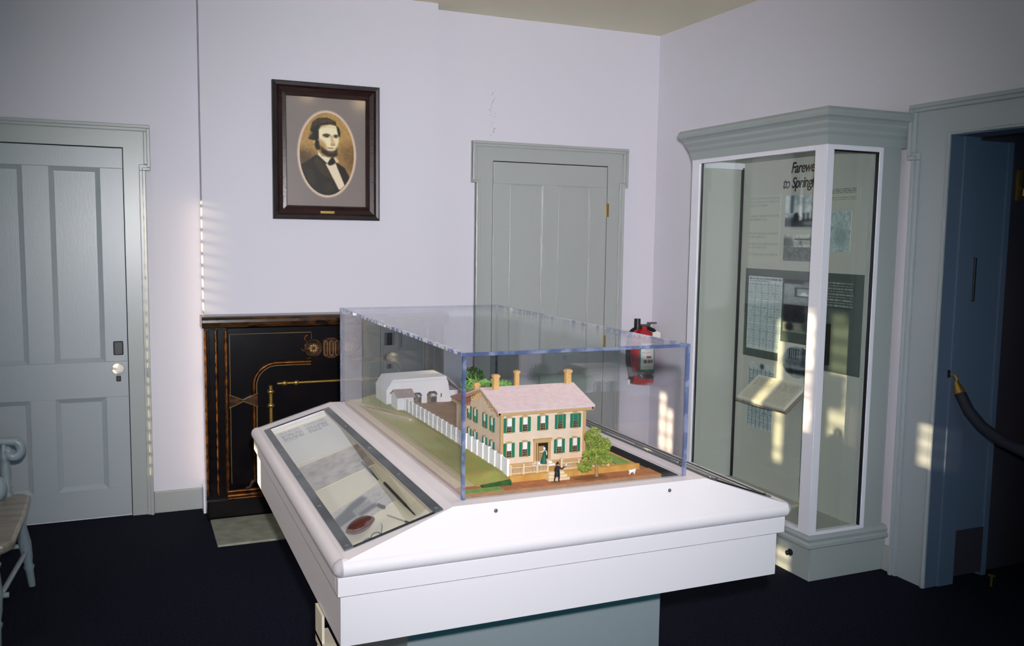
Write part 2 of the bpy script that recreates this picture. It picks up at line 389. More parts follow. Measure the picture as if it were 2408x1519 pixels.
def panel_door(name, x0, x1, z0, z1, panels, y, m, style):
    """panels: list of (x0,x1,z0,z1) sunk fields between the stiles and rails"""
    th = .012; root = box(x0, x1, y-.004, y+.0, z0, z1).build(name, m, kind='structure')
    xs = sorted({p[0] for p in panels} | {p[1] for p in panels}); zs = sorted({p[2] for p in panels} | {p[3] for p in panels})
    rows = sorted({(p[2], p[3]) for p in panels})
    zb = [z0] + [z for r in rows for z in r] + [z1]
    for i in range(0, len(zb), 2):
        box(x0, x1, y-.004-th, y-.004, zb[i], zb[i+1]).build('rail', m, root, bevel=.002)
    for r in rows:
        pr = sorted(p for p in panels if (p[2], p[3]) == r); xb = [x0] + [x for p in pr for x in (p[0], p[1])] + [x1]
        for i in range(0, len(xb), 2):
            box(xb[i], xb[i+1], y-.004-th, y-.004, r[0], r[1]).build('stile', m, root, bevel=.002)
    for p in panels:
        a = B(); yb = y-.004; yf = yb-th
        if style == 'raised':
            w = .026; g = .022
            for (i0, i1, ya, yb2) in ((0, w, yf-.004, yb-.001), (w, w+.003, yb-.001, yb-.001), ):
                o4 = [(p[0]+i0, p[2]+i0), (p[1]-i0, p[2]+i0), (p[1]-i0, p[3]-i0), (p[0]+i0, p[3]-i0)]
                n4 = [(p[0]+i1, p[2]+i1), (p[1]-i1, p[2]+i1), (p[1]-i1, p[3]-i1), (p[0]+i1, p[3]-i1)]
                vs = [(q[0], ya, q[1]) for q in o4] + [(q[0], yb2, q[1]) for q in n4]
                a.add(vs, [(k, (k+1) % 4, 4+(k+1) % 4, 4+k) for k in range(4)])
            f = box(p[0]+.003, p[1]-.003, yb-.0025, yb, p[2]+.003, p[3]-.003).build('panel', m, root)
            a.build('panel_moulding', m, f)
        else:
            f = box(p[0]+.001, p[1]-.001, yb-.002, yb, p[2]+.001, p[3]-.001).build('panel', m, root)
            for (xa, xb2, za, zb2) in ((p[0], p[0]+.006, p[2], p[3]), (p[1]-.006, p[1], p[2], p[3]), (p[0], p[1], p[3]-.006, p[3]), (p[0], p[1], p[2], p[2]+.006)):
                a.box(xa, xb2, yb-.009, yb, za, zb2)
            a.build('panel_moulding', m, f, bevel=.002)
    return root
casing_y('trim_1', -.862, -.024, 2.046, -.975, .087, -1.0, .112, 1.926, 2.169, YA)
d1 = panel_door('door_1', -.858, -.028, .012, 2.04, [(-.722, -.512, .88, 1.932), (-.385, -.142, .88, 1.932), (-.722, -.514, .172, .683), (-.39, -.144, .172, .683)], YA-.002, 'trim_gloss', 'raised')
box(-.1, -.05, 5.305, 5.315, .915, .992).build('lock_plate', 'iron', d1, bevel=.008)
B().lathe([(.012, 0), (.012, -.03), (.026, -.042), (.031, -.055), (.026, -.07), (.012, -.077)], (-.078, 5.314, .846), 20, 'y').build('door_knob', 'porcelain', d1, smooth=True)
box(-.09, -.066, 5.307, 5.315, .768, .80).build('keyhole_plate', 'iron', d1, bevel=.004)
casing_y('trim_2', 2.135, 2.970, 2.074, 2.016, 3.090, 1.991, 3.116, 1.932, 2.193, YA)
d2 = panel_door('door_2', 2.139, 2.966, .012, 2.068, [(2.258, 2.488, .88, 1.931), (2.606, 2.837, .88, 1.931), (2.258, 2.488, .2, .68), (2.606, 2.837, .2, .68)], YA-.002, 'trim', 'flat')
for z in (1.78, .92): box(2.962, 2.978, 5.302, 5.316, z-.045, z+.045).build('hinge', 'brass', d2)
# dark strips painted in as the shade of the gaps around the leaves
g = B()
for (x0, x1, zt) in ((-.858, -.028, 2.04), (2.139, 2.966, 2.068)):
    g.box(x0-.004, x0, YA-.012, YA-.001, 0, zt+.006); g.box(x1, x1+.004, YA-.012, YA-.001, 0, zt+.006); g.box(x0, x1, YA-.012, YA-.001, zt, zt+.006)
g.build('door_gap_shade', 'gap_black', kind='structure')
# --- doorway casing on the right wall (faces -X)
def bx(b, x0, x1, y0, y1, z0, z1): return b.box(x0, x1, y0, y1, z0, z1)
cy0, cy1, ey0, ey1, ez, tz = 1.86, 3.090, 1.835, 3.117, 1.973, 2.223
t = B(); t.box(XR-.018, XR, OY1, cy1, 0, OZ); t.box(XR-.018, XR, cy0, OY0, 0, OZ); t.box(XR-.018, XR, ey0, ey1, OZ, tz)
t.box(XR-.018, XR, cy1, ey1, ez, OZ)
tr3 = t.build('trim_3', 'trim_gloss', kind='structure')
for (w, d) in ((.034, .034), (.018, .046)):
    q = B(); q.box(XR-d, XR-.017, cy1-w, cy1, 0, ez); q.box(XR-d, XR-.017, cy1-w, ey1, ez, ez+w); q.box(XR-d, XR-.017, ey1-w, ey1, ez+w, tz-w)
    q.box(XR-d, XR-.017, ey0, ey1, tz-w, tz); q.box(XR-d, XR-.017, cy0, cy0+w, 0, tz-w)
    q.build('backband', 'trim_gloss', tr3, bevel=.004)
q = B(); q.tube([(XR-.02, OY1+.006, 0), (XR-.02, OY1+.006, OZ+.006), (XR-.02, OY0, OZ+.006)], .011, 10); q.build('bead', 'trim_gloss', tr3, smooth=True)
q = B(); q.box(XR-.017, XR+.155, OY1-.004, OY1, 0, OZ); q.box(XR, XR+.155, OY0, OY1, OZ-.004, OZ); q.box(XR+.06, XR+.155, OY1-.012, OY1, 0, OZ); q.build('jamb', 'hall', tr3)
# --- baseboards
struct(box(.087, BX0, YA-.02, YA, 0, .124), 'baseboard_left', 'trim', bevel=.004)
struct(box(BX0-.022, BX0, YB+.02, YA-.02, 0, .15), 'baseboard_chimney', 'cabwhite', bevel=.003)
b = B(); b.box(BX1, 2.016, YA-.02, YA, 0, .124); b.box(3.09, XR, YA-.02, YA, 0, .124); struct(b, 'baseboard_back', 'trim', bevel=.004)
b = B(); b.box(XR-.02, XR, 4.2, YA-.02, 0, .124); b.box(XR-.02, XR, 3.09, 3.155, 0, .124); struct(b, 'baseboard_right', 'trim', bevel=.004)
# --- hall beyond the doorway
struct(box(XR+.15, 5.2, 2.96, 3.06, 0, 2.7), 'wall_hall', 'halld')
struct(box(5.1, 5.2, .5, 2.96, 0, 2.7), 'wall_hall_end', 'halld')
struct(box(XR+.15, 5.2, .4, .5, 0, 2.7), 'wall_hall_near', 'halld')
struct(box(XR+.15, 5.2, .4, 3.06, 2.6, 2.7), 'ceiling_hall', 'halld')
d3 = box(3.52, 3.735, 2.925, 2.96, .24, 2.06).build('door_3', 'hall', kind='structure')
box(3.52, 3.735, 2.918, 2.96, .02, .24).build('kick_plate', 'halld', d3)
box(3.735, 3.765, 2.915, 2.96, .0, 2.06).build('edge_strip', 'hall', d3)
q = B(); q.tube([(3.525, 2.925, 1.53), (3.525, 2.885, 1.53), (3.525, 2.885, 1.335), (3.525, 2.925, 1.335)], .0055, 8); q.build('pull_handle', 'iron', d3)
q = thing('brass_latch', 'small brass latch high on the dark hall wall at the right edge', 'latch', (3.86, 2.95, 1.88))
box(3.85, 3.87, 2.945, 2.96, 1.80, 1.94).build('plate', 'brass', q); B().tube([(3.86, 2.945, 1.86), (3.86, 2.925, 1.85), (3.86, 2.925, 1.82)], .005, 8).build('catch', 'brass', q)
q = thing('floor_bolt', 'tiny brass bolt on the dark floor beyond the doorway', 'bolt', (3.66, 2.8, 0))
B().tube([(3.66, 2.8, 0), (3.66, 2.8, .05)], .005, 8).build('pin', 'brass', q); B().lathe([(.016, 0), (.016, .004), (.006, .006)], (3.66, 2.8, .05), 12).build('cap', 'brass', q)
# --- ceiling lamps that show in the picture glass
for i, (x, y, lab) in enumerate(((2.056, 1.84, 'round warm globe lamp nearer the doorway'), (1.49, 2.18, 'round warm globe lamp nearer the middle of the room'))):
    l = thing('ceiling_lamp', lab, 'lamp', (x, y, ZC), 'warm ceiling lamps')
    B().lathe([(.06, 0), (.062, -.012), (.03, -.02), (.012, -.024), (.012, -.06)], (x, y, ZC), 24).build('canopy', 'cabwhite', l, smooth=True)
    B().ball((x, y, ZC-.125), .068, 12).build('globe', 'lampglow', l, smooth=True)

# ================================================================== FIREPLACE
h = box(.369, 1.73, 4.61, 5.05, 0, .012)
tag(h.build('hearth_slab', 'hearth', bevel=.004), 'pale grey stone hearth slab on the carpet before the black fireplace', 'hearth')
fp = thing('fireplace_mantel', 'black marbled fireplace mantel with gilt lines and brass rails', 'fireplace', (1.045, 5.12, 0))
CXF = 1.045
def mir(x): return 2*CXF-x
ar = [(.632, .19), (.632, .70)] + [(.632+.105+.105*math.cos(math.radians(a)), .75+.105*math.sin(math.radians(a))) for a in range(180, 89, -10)]
inner = ar + [(mir(x), z) for x, z in reversed(ar)]
outer = [(.478, .19), (.478, 1.07), (mir(.478), 1.07), (mir(.478), .19)]
# surround slab as two halves and a lintel, with the arched opening
def half(f):
    pl = [(.478, .19), (.478, 1.07), (CXF, 1.07), (CXF, .855)] + list(reversed(ar))
    return [(f(x), z) for x, z in pl]
b = B(); b.prism(half(lambda x: x), 'y', 5.07, 5.13); b.prism(half(mir), 'y', 5.07, 5.13); b.build('surround', 'black', fp)
box(.47, mir(.47), 5.128, 5.188, .01, 1.07).build('fireboard', 'black', fp)
for s, f in (('l', lambda x: x), ('r', mir)):
    b = B(); b.box(f(.355), f(.478), 5.085, 5.188, .11, 1.076); b.box(f(.38), f(.412), 5.072, 5.09, .13, 1.07); b.box(f(.424), f(.460), 5.06, 5.09, .13, 1.07)
    b.build('pilaster', 'black', fp, bevel=.003)
    for x, r, y in ((.364, .0085, 5.082), (.418, .0065, 5.072), (.468, .0105, 5.062)):
        B().tube([(f(x), y, .135), (f(x), y, 1.06)], r, 12).build('bead', 'bead', fp, smooth=True)
    # gilt inlay rectangle and arch moulding
    B().tube([(f(.488), 5.069, .2), (f(.488), 5.069, 1.038), (f(.935), 5.069, 1.038), (f(.935), 5.069, 1.0)], .0022, 6).build('gilt_line', 'gilt', fp)
    pa = [(.614, .2), (.614, .70)] + [(.614+.125+.125*math.cos(math.radians(a)), .745+.125*math.sin(math.radians(a))) for a in range(180, 89, -10)] + [(.93, .87)]
    B().tube([(f(x), 5.066, z) for x, z in pa], .0125, 10).build('arch_moulding', 'bead', fp, smooth=True)
    pb = [(.629, .2), (.629, .70)] + [(.629+.11+.11*math.cos(math.radians(a)), .745+.11*math.sin(math.radians(a))) for a in range(180, 89, -10)] + [(.93, .855)]
    B().tube([(f(x), 5.066, z) for x, z in pb], .003, 6).build('arch_line', 'gilt', fp)
    # bow shaped clip
    top = [(.478+.155*i/10, .668+.034*abs(i-5)/5+.004) for i in range(11)]; bot = [(x, .668-.034*abs(i-5)/5-.004) for i, (x, z) in enumerate(top)]
    B().prism([(f(x), z) for x, z in top]+[(f(x), z) for x, z in reversed(bot)], 'y', 5.05, 5.072).build('clip_ornament', 'marble', fp, bevel=.003)
    B().tube([(f(x), 5.049, z) for x, z in top], .003, 6).build('clip_line', 'gilt', fp)
    B().tube([(f(x), 5.049, z) for x, z in bot], .003, 6).build('clip_line', 'gilt', fp)
    # foot ornament
    B().tube([(f(.632), 5.062, .215), (f(.60), 5.06, .205), (f(.585), 5.06, .175), (f(.56), 5.06, .168)], [.012, .011, .009, .004], 8).build('foot_scroll', 'marble', fp, smooth=True)
    # rosette
    r = B().lathe([(.052, 0), (.052, -.012), (.045, -.017), (.038, -.012), (.036, -.012), (.0, -.012)], (f(.945), 5.07, .945), 28, 'y').build('rosette', 'marble', fp, smooth=False)
    q = B()
    for k in range(8):
        a = k*math.pi/4; q.ball((f(.945)+.017*math.cos(a), 5.056, .945+.017*math.sin(a)), .009, 6, (.9+.5*abs(math.cos(a)), .5, .9+.5*abs(math.sin(a))))
    q.build('flower', 'gilt', r, smooth=True)
    for k, (a0, cx, cz, rr) in enumerate(((90, .915, 1.0, .022), (200, .90, .955, .026), (240, .915, .905, .02))):
        B().tube([(f(cx+rr*math.cos(math.radians(a0+t*18))*(1-t*.03)), 5.064, cz+rr*math.sin(math.radians(a0+t*18))*(1-t*.03)) for t in range(15)], .006, 7).build('scroll', 'bead', fp, smooth=True)
b = B().prism([(1.0, .90), (1.0, .99), (1.03, 1.005), (mir(1.03), 1.005), (mir(1.0), .99), (mir(1.0), .90), (mir(1.03), .885), (1.03, .885)], 'y', 5.052, 5.071)
pq = b.build('cartouche', 'marble', fp, bevel=.003)
for x in (1.012, 1.045, 1.078):
    B().tube([(x-.01, 5.05, .915)]+[(x+.01*math.cos(math.radians(a)), 5.05, .975+.012*math.sin(math.radians(a))) for a in range(180, -1, -30)]+[(x+.01*math.cos(math.radians(a)), 5.05, .915+.012*math.sin(math.radians(a))) for a in range(0, -181, -30)], .003, 6).build('loop', 'gilt', pq)
# shelf with bullnose edge, base moulding, plinth
pr = [(5.188, 1.076), (5.05, 1.076), (5.035, 1.082), (5.028, 1.094), (5.024, 1.108), (5.026, 1.122), (5.034, 1.134), (5.048, 1.14), (5.188, 1.14)]
B().prism(pr, 'x', .343, mir(.343)).build('mantel_shelf', 'marble', fp, bevel=.002)
b = B(); b.box(.355, mir(.355), 5.062, 5.188, 0, .112); b.build('plinth', 'black', fp, bevel=.004)
for z, r, y in ((.158, .010, 5.058), (.135, .013, 5.052), (.117, .007, 5.056)):
    B().tube([(.462, y, z), (mir(.462), y, z)], r, 10).build('base_moulding', 'bead', fp, smooth=True)
# brass rails of the fireboard
for f in (lambda x: x, mir):
    b = B(); x = f(.712); b.tube([(x, 5.115, .2), (x, 5.115, .735)], .011, 10); b.build('rail', 'brass', fp, smooth=True)
    for z in (.62, .70, .45): B().ball((x, 5.112, z), .02, 8, (1, .8, .7)).build('rail_knob', 'brass', fp, smooth=True)
B().tube([(.748, 5.115, .744), (mir(.748), 5.115, .744)], .0075, 10).build('rail', 'brass', fp, smooth=True)
for x in (.79, .855, mir(.855), mir(.79)): B().ball((x, 5.113, .744), .014, 8, (1.2, .8, 1)).build('rail_knob', 'brass', fp, smooth=True)

# ================================================================== PORTRAIT
pf = thing('framed_portrait', 'dark framed oval portrait of a bearded man hung above the fireplace', 'picture', (1.05, YB, 1.67))
x0, x1, z0, z1 = .745, 1.356, 1.676, 2.446
prof = [(0, 0, .034), (.010, .006, .046), (.024, .010, .042), (.034, .008, .030), (.056, .004, .022), (.074, .0, .026), (.080, 0, .012)]
def ring(i0, d0, i1, d1):
    b = B(); o = lambda i, d: [(x0+i, YB-d, z0+i), (x1-i, YB-d, z0+i), (x1-i, YB-d, z1-i), (x0+i, YB-d, z1-i)]
    b.add(o(i0, d0)+o(i1, d1), [(k, (k+1) % 4, 4+(k+1) % 4, 4+k) for k in range(4)]); return b
fr = B()
for (a, c) in zip([(0, .002)]+[(p[0], p[2]) for p in prof[:2]], [(p[0], p[2]) for p in prof[:3]]):
    q = ring(*a, *c); fr.add(q.v, q.f)
fr.build('outer_rim', 'frame2', pf)
fr = B()
for (a, c) in zip([(p[0], p[2]) for p in prof[2:-1]], [(p[0], p[2]) for p in prof[3:]]):
    q = ring(*a, *c); fr.add(q.v, q.f)
fr.build('frame', 'frame', pf)
box(1.01, 1.09, YB-.029, YB-.024, 1.712, 1.726).build('name_plate', 'brass', pf)
# painted sheet: coordinates are those of a 760 x 1050 sheet with the oval at its middle
P = Paint(230, 318, (140, 128, 124), 760, 1050)
P.noise(.03)
ox, oy = 385, 540
P.ell(ox, oy, 280, 418, (226, 200, 178), 1)
P.a0 = P.a.copy()
sh = lambda pts: [(x-222, y-240) for x, y in pts]
Q = Paint(230, 318, (164, 124, 66), 760, 1050)
Q.put((Q.X-520)**2*.6+(Q.Y-430)**2 < 330**2, (196, 156, 92), 14, .8)
Q.poly([(0, 480), (280, 520), (240, 640), (0, 800)], (86, 66, 42), 12, .9)
Q.poly([(480, 480), (760, 380), (760, 800), (560, 700)], (120, 90, 50), 12, .8)
Q.noise(.10, 2)
Q.poly(sh([(340, 900), (420, 850), (500, 790), (560, 800), (620, 880), (735, 1130), (640, 1200), (480, 1200), (330, 980)]), (44, 34, 24), 1)
Q.poly(sh([(510, 800), (600, 900), (660, 1010), (560, 980), (480, 860)]), (74, 58, 40), 2, .8)
Q.poly(sh([(400, 930), (470, 940), (500, 1080), (430, 1040)]), (64, 50, 34), 3, .7)
Q.poly(sh([(560, 1080), (640, 1040), (690, 1110), (600, 1150)]), (66, 54, 36), 3, .6)
Q.poly(sh([(690, 850), (775, 905), (830, 1010), (770, 1085), (700, 920)]), (40, 30, 22), 1)
Q.poly(sh([(590, 870), (690, 870), (775, 1075), (722, 1125)]), (244, 226, 196), 1)
Q.poly(sh([(518, 745), (560, 800), (640, 812), (612, 872), (525, 795)]), (246, 236, 206), 1)
Q.poly(sh([(690, 800), (722, 850), (690, 860), (670, 810)]), (236, 214, 176), 1)
Q.poly(sh([(628, 840), (660, 800), (690, 855), (660, 880), (628, 888), (610, 868)]), (22, 18, 16), 1)
Q.poly(sh([(520, 560), (545, 515), (600, 500), (680, 495), (708, 520), (722, 600), (722, 650), (708, 690), (700, 740), (650, 770), (560, 740), (525, 660)]), (252, 240, 200), 2)
Q.poly(sh([(525, 620), (560, 660), (600, 720), (600, 770), (540, 720)]), (206, 166, 104), 3, .9)
Q.poly(sh([(430, 635), (470, 580), (448, 560), (470, 480), (520, 440), (610, 430), (690, 462), (697, 503), (640, 490), (560, 508), (530, 545), (528, 640), (500, 655), (445, 645)]), (38, 28, 20), 1)
Q.poly(sh([(530, 450), (600, 438), (660, 462), (590, 470), (540, 490)]), (104, 80, 50), 2, .6)
Q.poly(sh([(694, 500), (722, 520), (737, 570), (730, 610), (716, 600), (706, 550)]), (38, 28, 20), 1)
Q.ell(278, 436, 17, 26, (244, 216, 160), 1, 1, -25)
Q.poly(sh([(500, 640), (530, 650), (545, 740), (505, 740), (488, 690)]), (44, 32, 22), 1)
Q.poly(sh([(540, 690), (570, 715), (610, 745), (650, 758), (690, 735), (706, 695), (706, 790), (670, 806), (610, 800), (555, 768)]), (44, 32, 22), 2)
Q.poly(sh([(476, 470), (520, 452), (500, 520), (470, 540)]), (92, 68, 42), 2, .6); Q.poly(sh([(600, 440), (650, 448), (690, 480), (640, 470)]), (120, 92, 58), 2, .5); Q.poly(sh([(435, 600), (470, 590), (480, 640), (450, 640)]), (84, 62, 40), 2, .5); Q.poly(sh([(545, 505), (600, 496), (600, 512), (540, 530)]), (170, 136, 88), 2, .6); Q.poly(sh([(655, 620), (672, 690), (694, 700), (690, 660)]), (246, 230, 188), 1); Q.ell(380, 362, 34, 14, (92, 64, 40), 2, .95); Q.ell(468, 366, 24, 11, (92, 64, 40), 2, .95)
Q.poly(sh([(566, 596), (600, 582), (640, 592), (640, 602), (600, 596), (570, 606)]), (54, 38, 26), 1)
Q.poly(sh([(672, 594), (696, 586), (716, 596), (714, 604), (694, 598), (674, 603)]), (54, 38, 26), 1)
Q.poly(sh([(640, 600), (652, 596), (662, 640), (668, 676), (650, 690), (638, 684), (652, 664)]), (176, 138, 88), 1, .85)
Q.poly(sh([(676, 672), (684, 690), (664, 696), (650, 694)]), (130, 92, 56), 1, .8)
Q.poly(sh([(540, 640), (580, 664), (604, 700), (600, 740), (560, 716), (538, 680)]), (196, 152, 96), 3, .7)
Q.poly(sh([(600, 750), (650, 744), (690, 750), (680, 770), (620, 770)]), (92, 66, 42), 2, .8)
Q.poly(sh([(540, 520), (620, 505), (700, 520), (700, 530), (620, 520), (545, 535)]), (232, 208, 160), 2, .8)
Q.poly(sh([(452, 566), (470, 572), (462, 600), (446, 596)]), (140, 104, 58), 1, .9)
for (xa, ya, xb, yb) in ((480, 470, 560, 445), (500, 500, 600, 455), (560, 470, 680, 455), (470, 520, 520, 470), (620, 480, 690, 490)):
    Q.poly(sh([(xa, ya), (xb, yb), (xb, yb+9), (xa, ya+9)]), (110, 84, 54), 1, .8)
Q.ell(384, 370, 13, 7, (34, 24, 18), 1); Q.ell(470, 370, 11, 7, (34, 24, 18), 1)
Q.poly(sh([(655, 610), (676, 690), (640, 700), (655, 680)]), (204, 168, 112), 2, .9)
Q.poly(sh([(640, 600), (660, 600), (684, 686), (650, 694)]), (228, 200, 148), 3, .8); Q.ell(442, 448, 26, 5, (176, 132, 88), 2, .8)
Q.poly(sh([(606, 714), (650, 716), (692, 720), (650, 727), (612, 724)]), (120, 78, 50), 1, .85); Q.poly(sh([(612, 730), (684, 732), (660, 742), (624, 742)]), (236, 208, 156), 2, .8)
Q.poly(sh([(570, 640), (590, 690), (600, 740), (580, 730)]), (190, 150, 96), 3, .7)
inn = (((P.X-ox)/258)**2+((P.Y-oy)/396)**2 < 1)[..., None]
P.a = np.where(inn, Q.a, P.a)
px0, px1, pz0, pz1 = x0+.076, x1-.076, z0+.074, z1-.076
P.build('portrait_sheet', lambda u, v: (px0+(px1-px0)*u, YB-.008, pz1-(pz1-pz0)*v), 'vgloss', pf)
box(px0, px1, YB-.016, YB-.0145, pz0, pz1).build('glass', 'glassf', pf)
# faint flaked paint above the middle door
rnd = random.Random(3)
b = B()
for k in range(26):
    z = 2.235+.0105*k; x = 2.135+rnd.uniform(-.02, .02); w = rnd.uniform(.003, .010)
    b.prism([(x+w*math.cos(a)*rnd.uniform(.5, 1), z+w*.8*math.sin(a)*rnd.uniform(.5, 1.2)) for a in (0, 1, 2, 3, 4, 5.2)], 'y', YA-.0008, YA)
b.build('paint_flakes', mat('flaked_paint', rgb(176, 176, 186), .8), bpy.data.objects['wall_back'], kind='stuff')
# ================================================================== FIRE EXTINGUISHER
ex = thing('fire_extinguisher', 'red fire extinguisher with green and white label hung in the corner', 'extinguisher', (3.226, 5.236, .595))
cx, cy, R = 3.226, 5.236, .088
B().lathe([(.07, .595), (.084, .60), (R, .615), (R, .89), (.082, .93), (.06, .957), (.03, .972), (.024, .985)], (cx, cy, 0), 32).build('tank', 'red', ex, smooth=True)
def curved(a0, a1, z0, z1, r):
    b = B(); n = 12; vs = []
    for i in range(n+1):
        a = math.radians(a0+(a1-a0)*i/n)
        for rr in (r, r+.0012):
            for z in (z0, z1): vs.append((cx+rr*math.cos(a), cy+rr*math.sin(a), z))
    fs = []
    for i in range(n):
        k = i*4; j = k+4; fs += [(k+2, k+3, j+3, j+2), (k, j, j+1, k+1), (k+1, j+1, j+3, k+3), (k, k+2, j+2, j)]
    fs += [(0, 1, 3, 2), (n*4, n*4+2, n*4+3, n*4+1)]
    return b.add(vs, fs)
lb = curved(228, 318, .69, .89, R+.0004).build('label', 'green', ex)
P = Paint(40, 60, (224, 222, 214), 100, 150)
for k in range(3): P.rect(8, 14+k*18, 14, 20+k*18, (190, 40, 40), 0, .9); P.words(20, 14+k*18, 60, 7, 2, (150, 150, 150))
P.rect(76, 8, 84, 24, (60, 60, 60), 0, .8); P.rect(34, 72, 52, 84, (190, 40, 40)); P.rect(52, 74, 70, 84, (60, 90, 90))
for k in range(3): P.rect(20+k*24, 96, 38+k*24, 112, (50, 60, 64), 1, .9)
P.rect(0, 128, 100, 150, (190, 186, 160), 1, .6)
def cyl(u, v):
    a = math.radians(236+70*u); return (cx+(R+.003)*math.cos(a), cy+(R+.003)*math.sin(a), .885-.18*v)
P.build('label_print', cyl, 'vcol', lb)
curved(150, 390, .665, .685, R+.001).build('strap', 'steel', ex)
curved(225, 318, .64, .672, R+.002).build('buckle', 'iron', ex)
for a in (238, 300): B().ball((cx+(R+.006)*math.cos(math.radians(a)), cy+(R+.006)*math.sin(math.radians(a)), .66), .014, 6).build('rivet', 'chrome', ex, smooth=True)
box(cx-.018, cx+.022, cy-.03, cy+.02, .955, .995).build('valve', 'red', ex, bevel=.004)
B().tube([(cx-.02, cy-.01, .99), (cx+.03, cy-.02, .985), (cx+.075, cy-.03, .965), (cx+.10, cy-.03, .94)], [.012, .014, .013, .007], 8).build('carry_handle', 'iron', ex, smooth=True)
B().tube([(cx-.02, cy-.01, .985), (cx-.06, cy-.02, .985), (cx-.10, cy-.03, .968), (cx-.125, cy-.03, .95)], [.013, .014, .013, .007], 8).build('hose_end', 'iron', ex, smooth=True)
box(cx-.02, cx+.05, cy-.03, cy, .995, 1.008).build('lever', 'steel', ex, bevel=.003)
box(cx+.03, cx+.095, cy-.035, cy-.005, 1.010, 1.022).build('squeeze_lever', 'steel', ex, bevel=.003)
B().tube([(cx-.052, cy-.02, .978), (cx-.052, cy-.02, 1.048)], .022, 14).build('hose_coupling', 'iron', ex, smooth=False)
tg = B().prism([(cx+.026, .90), (cx+.09, .90), (cx+.09, .955), (cx+.062, .968), (cx+.026, .958)], 'y', cy-.094, cy-.0925).build('inspection_tag', 'paper', ex)
B().tube([(cx-.118, cy-.03, .955), (cx-.13, cy-.035, .88), (cx-.128, cy-.035, .76), (cx-.105, cy-.04, .66), (cx-.098, cy-.04, .61)], [.014, .016, .016, .017, .015], 10).build('hose', 'iron', ex, smooth=True)
B().tube([(cx-.118, cy-.04, .635), (cx-.122, cy-.04, .60)], .010, 10).build('nozzle', 'paper', ex)
box(cx-.05, cx+.05, cy+R-.01, YA, .64, .8).build('wall_bracket', 'iron', ex)

# ================================================================== DISPLAY CABINET on the right wall
cb = thing('display_cabinet', 'tall grey glass display cabinet with white frame and moulded cornice', 'cabinet', (3.1, 3.65, 0))
XF, YN, YFAR, XP, CW = 2.88, 3.155, 4.2, 3.172, XR
b = B(); b.box(XF+.012, CW, YN, YFAR, 0, .16); b.build('base', 'cab', cb, bevel=.002)
b = B(); pr = [(0, .155), (.016, .165), (.016, .18), (.008, .19), (.012, .205), (.004, .218), (-.004, .222)]
for i in range(len(pr)-1):
    (d0, za), (d1, zb) = pr[i], pr[i+1]; o = lambda d, z: [(XF-d+.004, YN-d, z), (CW, YN-d, z), (CW, YFAR+d, z), (XF-d+.004, YFAR+d, z)]
    b.hull8(o(d0, za), o(d1, zb))
b.build('base_moulding', 'cab', cb)
b = B(); pr = [(.004, 2.03), (.01, 2.07), (.02, 2.085), (.022, 2.10), (.034, 2.118), (.036, 2.13), (.046, 2.142), (.058, 2.15), (.062, 2.163), (.060, 2.176), (.052, 2.188)]
for i in range(len(pr)-1):
    (d0, za), (d1, zb) = pr[i], pr[i+1]; o = lambda d, z: [(XF-d, YN-d, z), (CW, YN-d, z), (CW, YFAR+d, z), (XF-d, YFAR+d, z)]
    b.hull8(o(d0, za), o(d1, zb))
b.build('cornice', 'cab', cb)
GT, GB = 2.008, .238
B().lathe([(.016, 0), (.018, -.006), (.01, -.014), (.012, -.024), (.003, -.028)], (XF+.012, 3.285, .10), 14, 'x').build('base_knob', 'iron', cb, smooth=True)
box(XF, 2.922, YN, 3.232, .222, 2.03).build('corner_post', 'cabwhite', cb, bevel=.002)
box(XF, XF+.03, 4.13, YFAR, .222, 2.03).build('stile', 'cabwhite', cb, bevel=.002)
box(3.192, 3.216, YN, YN+.03, .222, 2.03).build('stile', 'cabwhite', cb, bevel=.002)
box(XF, XF+.03, 3.232, 4.13, GT, 2.03).build('top_rail', 'cabwhite', cb); box(2.922, 3.192, YN, YN+.03, GT, 2.03).build('top_rail', 'cabwhite', cb)
box(XF, XF+.03, 3.232, 4.13, .222, GB).build('bottom_rail', 'cabwhite', cb); box(2.922, 3.192, YN, YN+.03, .222, GB).build('bottom_rail', 'cabwhite', cb)
box(3.216, 3.33, YN+.004, YFAR, .222, 2.03).build('pilaster', 'cab', cb)
box(3.33, CW, YN+.05, YFAR-.02, .222, 2.03).build('back_frame', 'cab', cb)
box(XP, XP+.02, YN+.03, YFAR-.03, .222, 2.03).build('back_panel', 'cabin', cb)
box(XF+.03, XP, YN+.03, YFAR-.03, .222, .234).build('cabinet_floor', 'cabin', cb)
box(XF+.03, XP, YN+.03, YFAR-.03, 2.02, 2.03).build('cabinet_top', 'cabin', cb)
box(XF+.03, XP+.04, 4.14, YFAR, .222, 2.03).build('end_panel', 'cabin', cb)
b = B(); b.box(XF+.012, XF+.02, 4.118, 4.13, GB, GT); b.build('gasket', 'iron', cb)
b = B(); b.box(3.186, 3.192, YN+.004, YN+.02, GB, GT); b.box(2.922, 3.192, YN+.004, YN+.02, GT-.008, GT); b.build('gasket', 'iron', cb)
b = B(); b.box(XP-.012, XP-.001, 4.115, 4.127, .235, 1.995); b.build('corner_trim', 'iron', cb)
box(XF+.03, XP, 4.115, 4.14, 1.985, 2.02).build('inner_head', 'cabwhite', cb)
box(XF+.011, XF+.017, 3.232, 4.13, GB, GT).build('front_glass', 'glass', cb)
box(2.922, 3.188, YN+.010, YN+.016, GB, GT).build('side_glass', 'glass', cb)
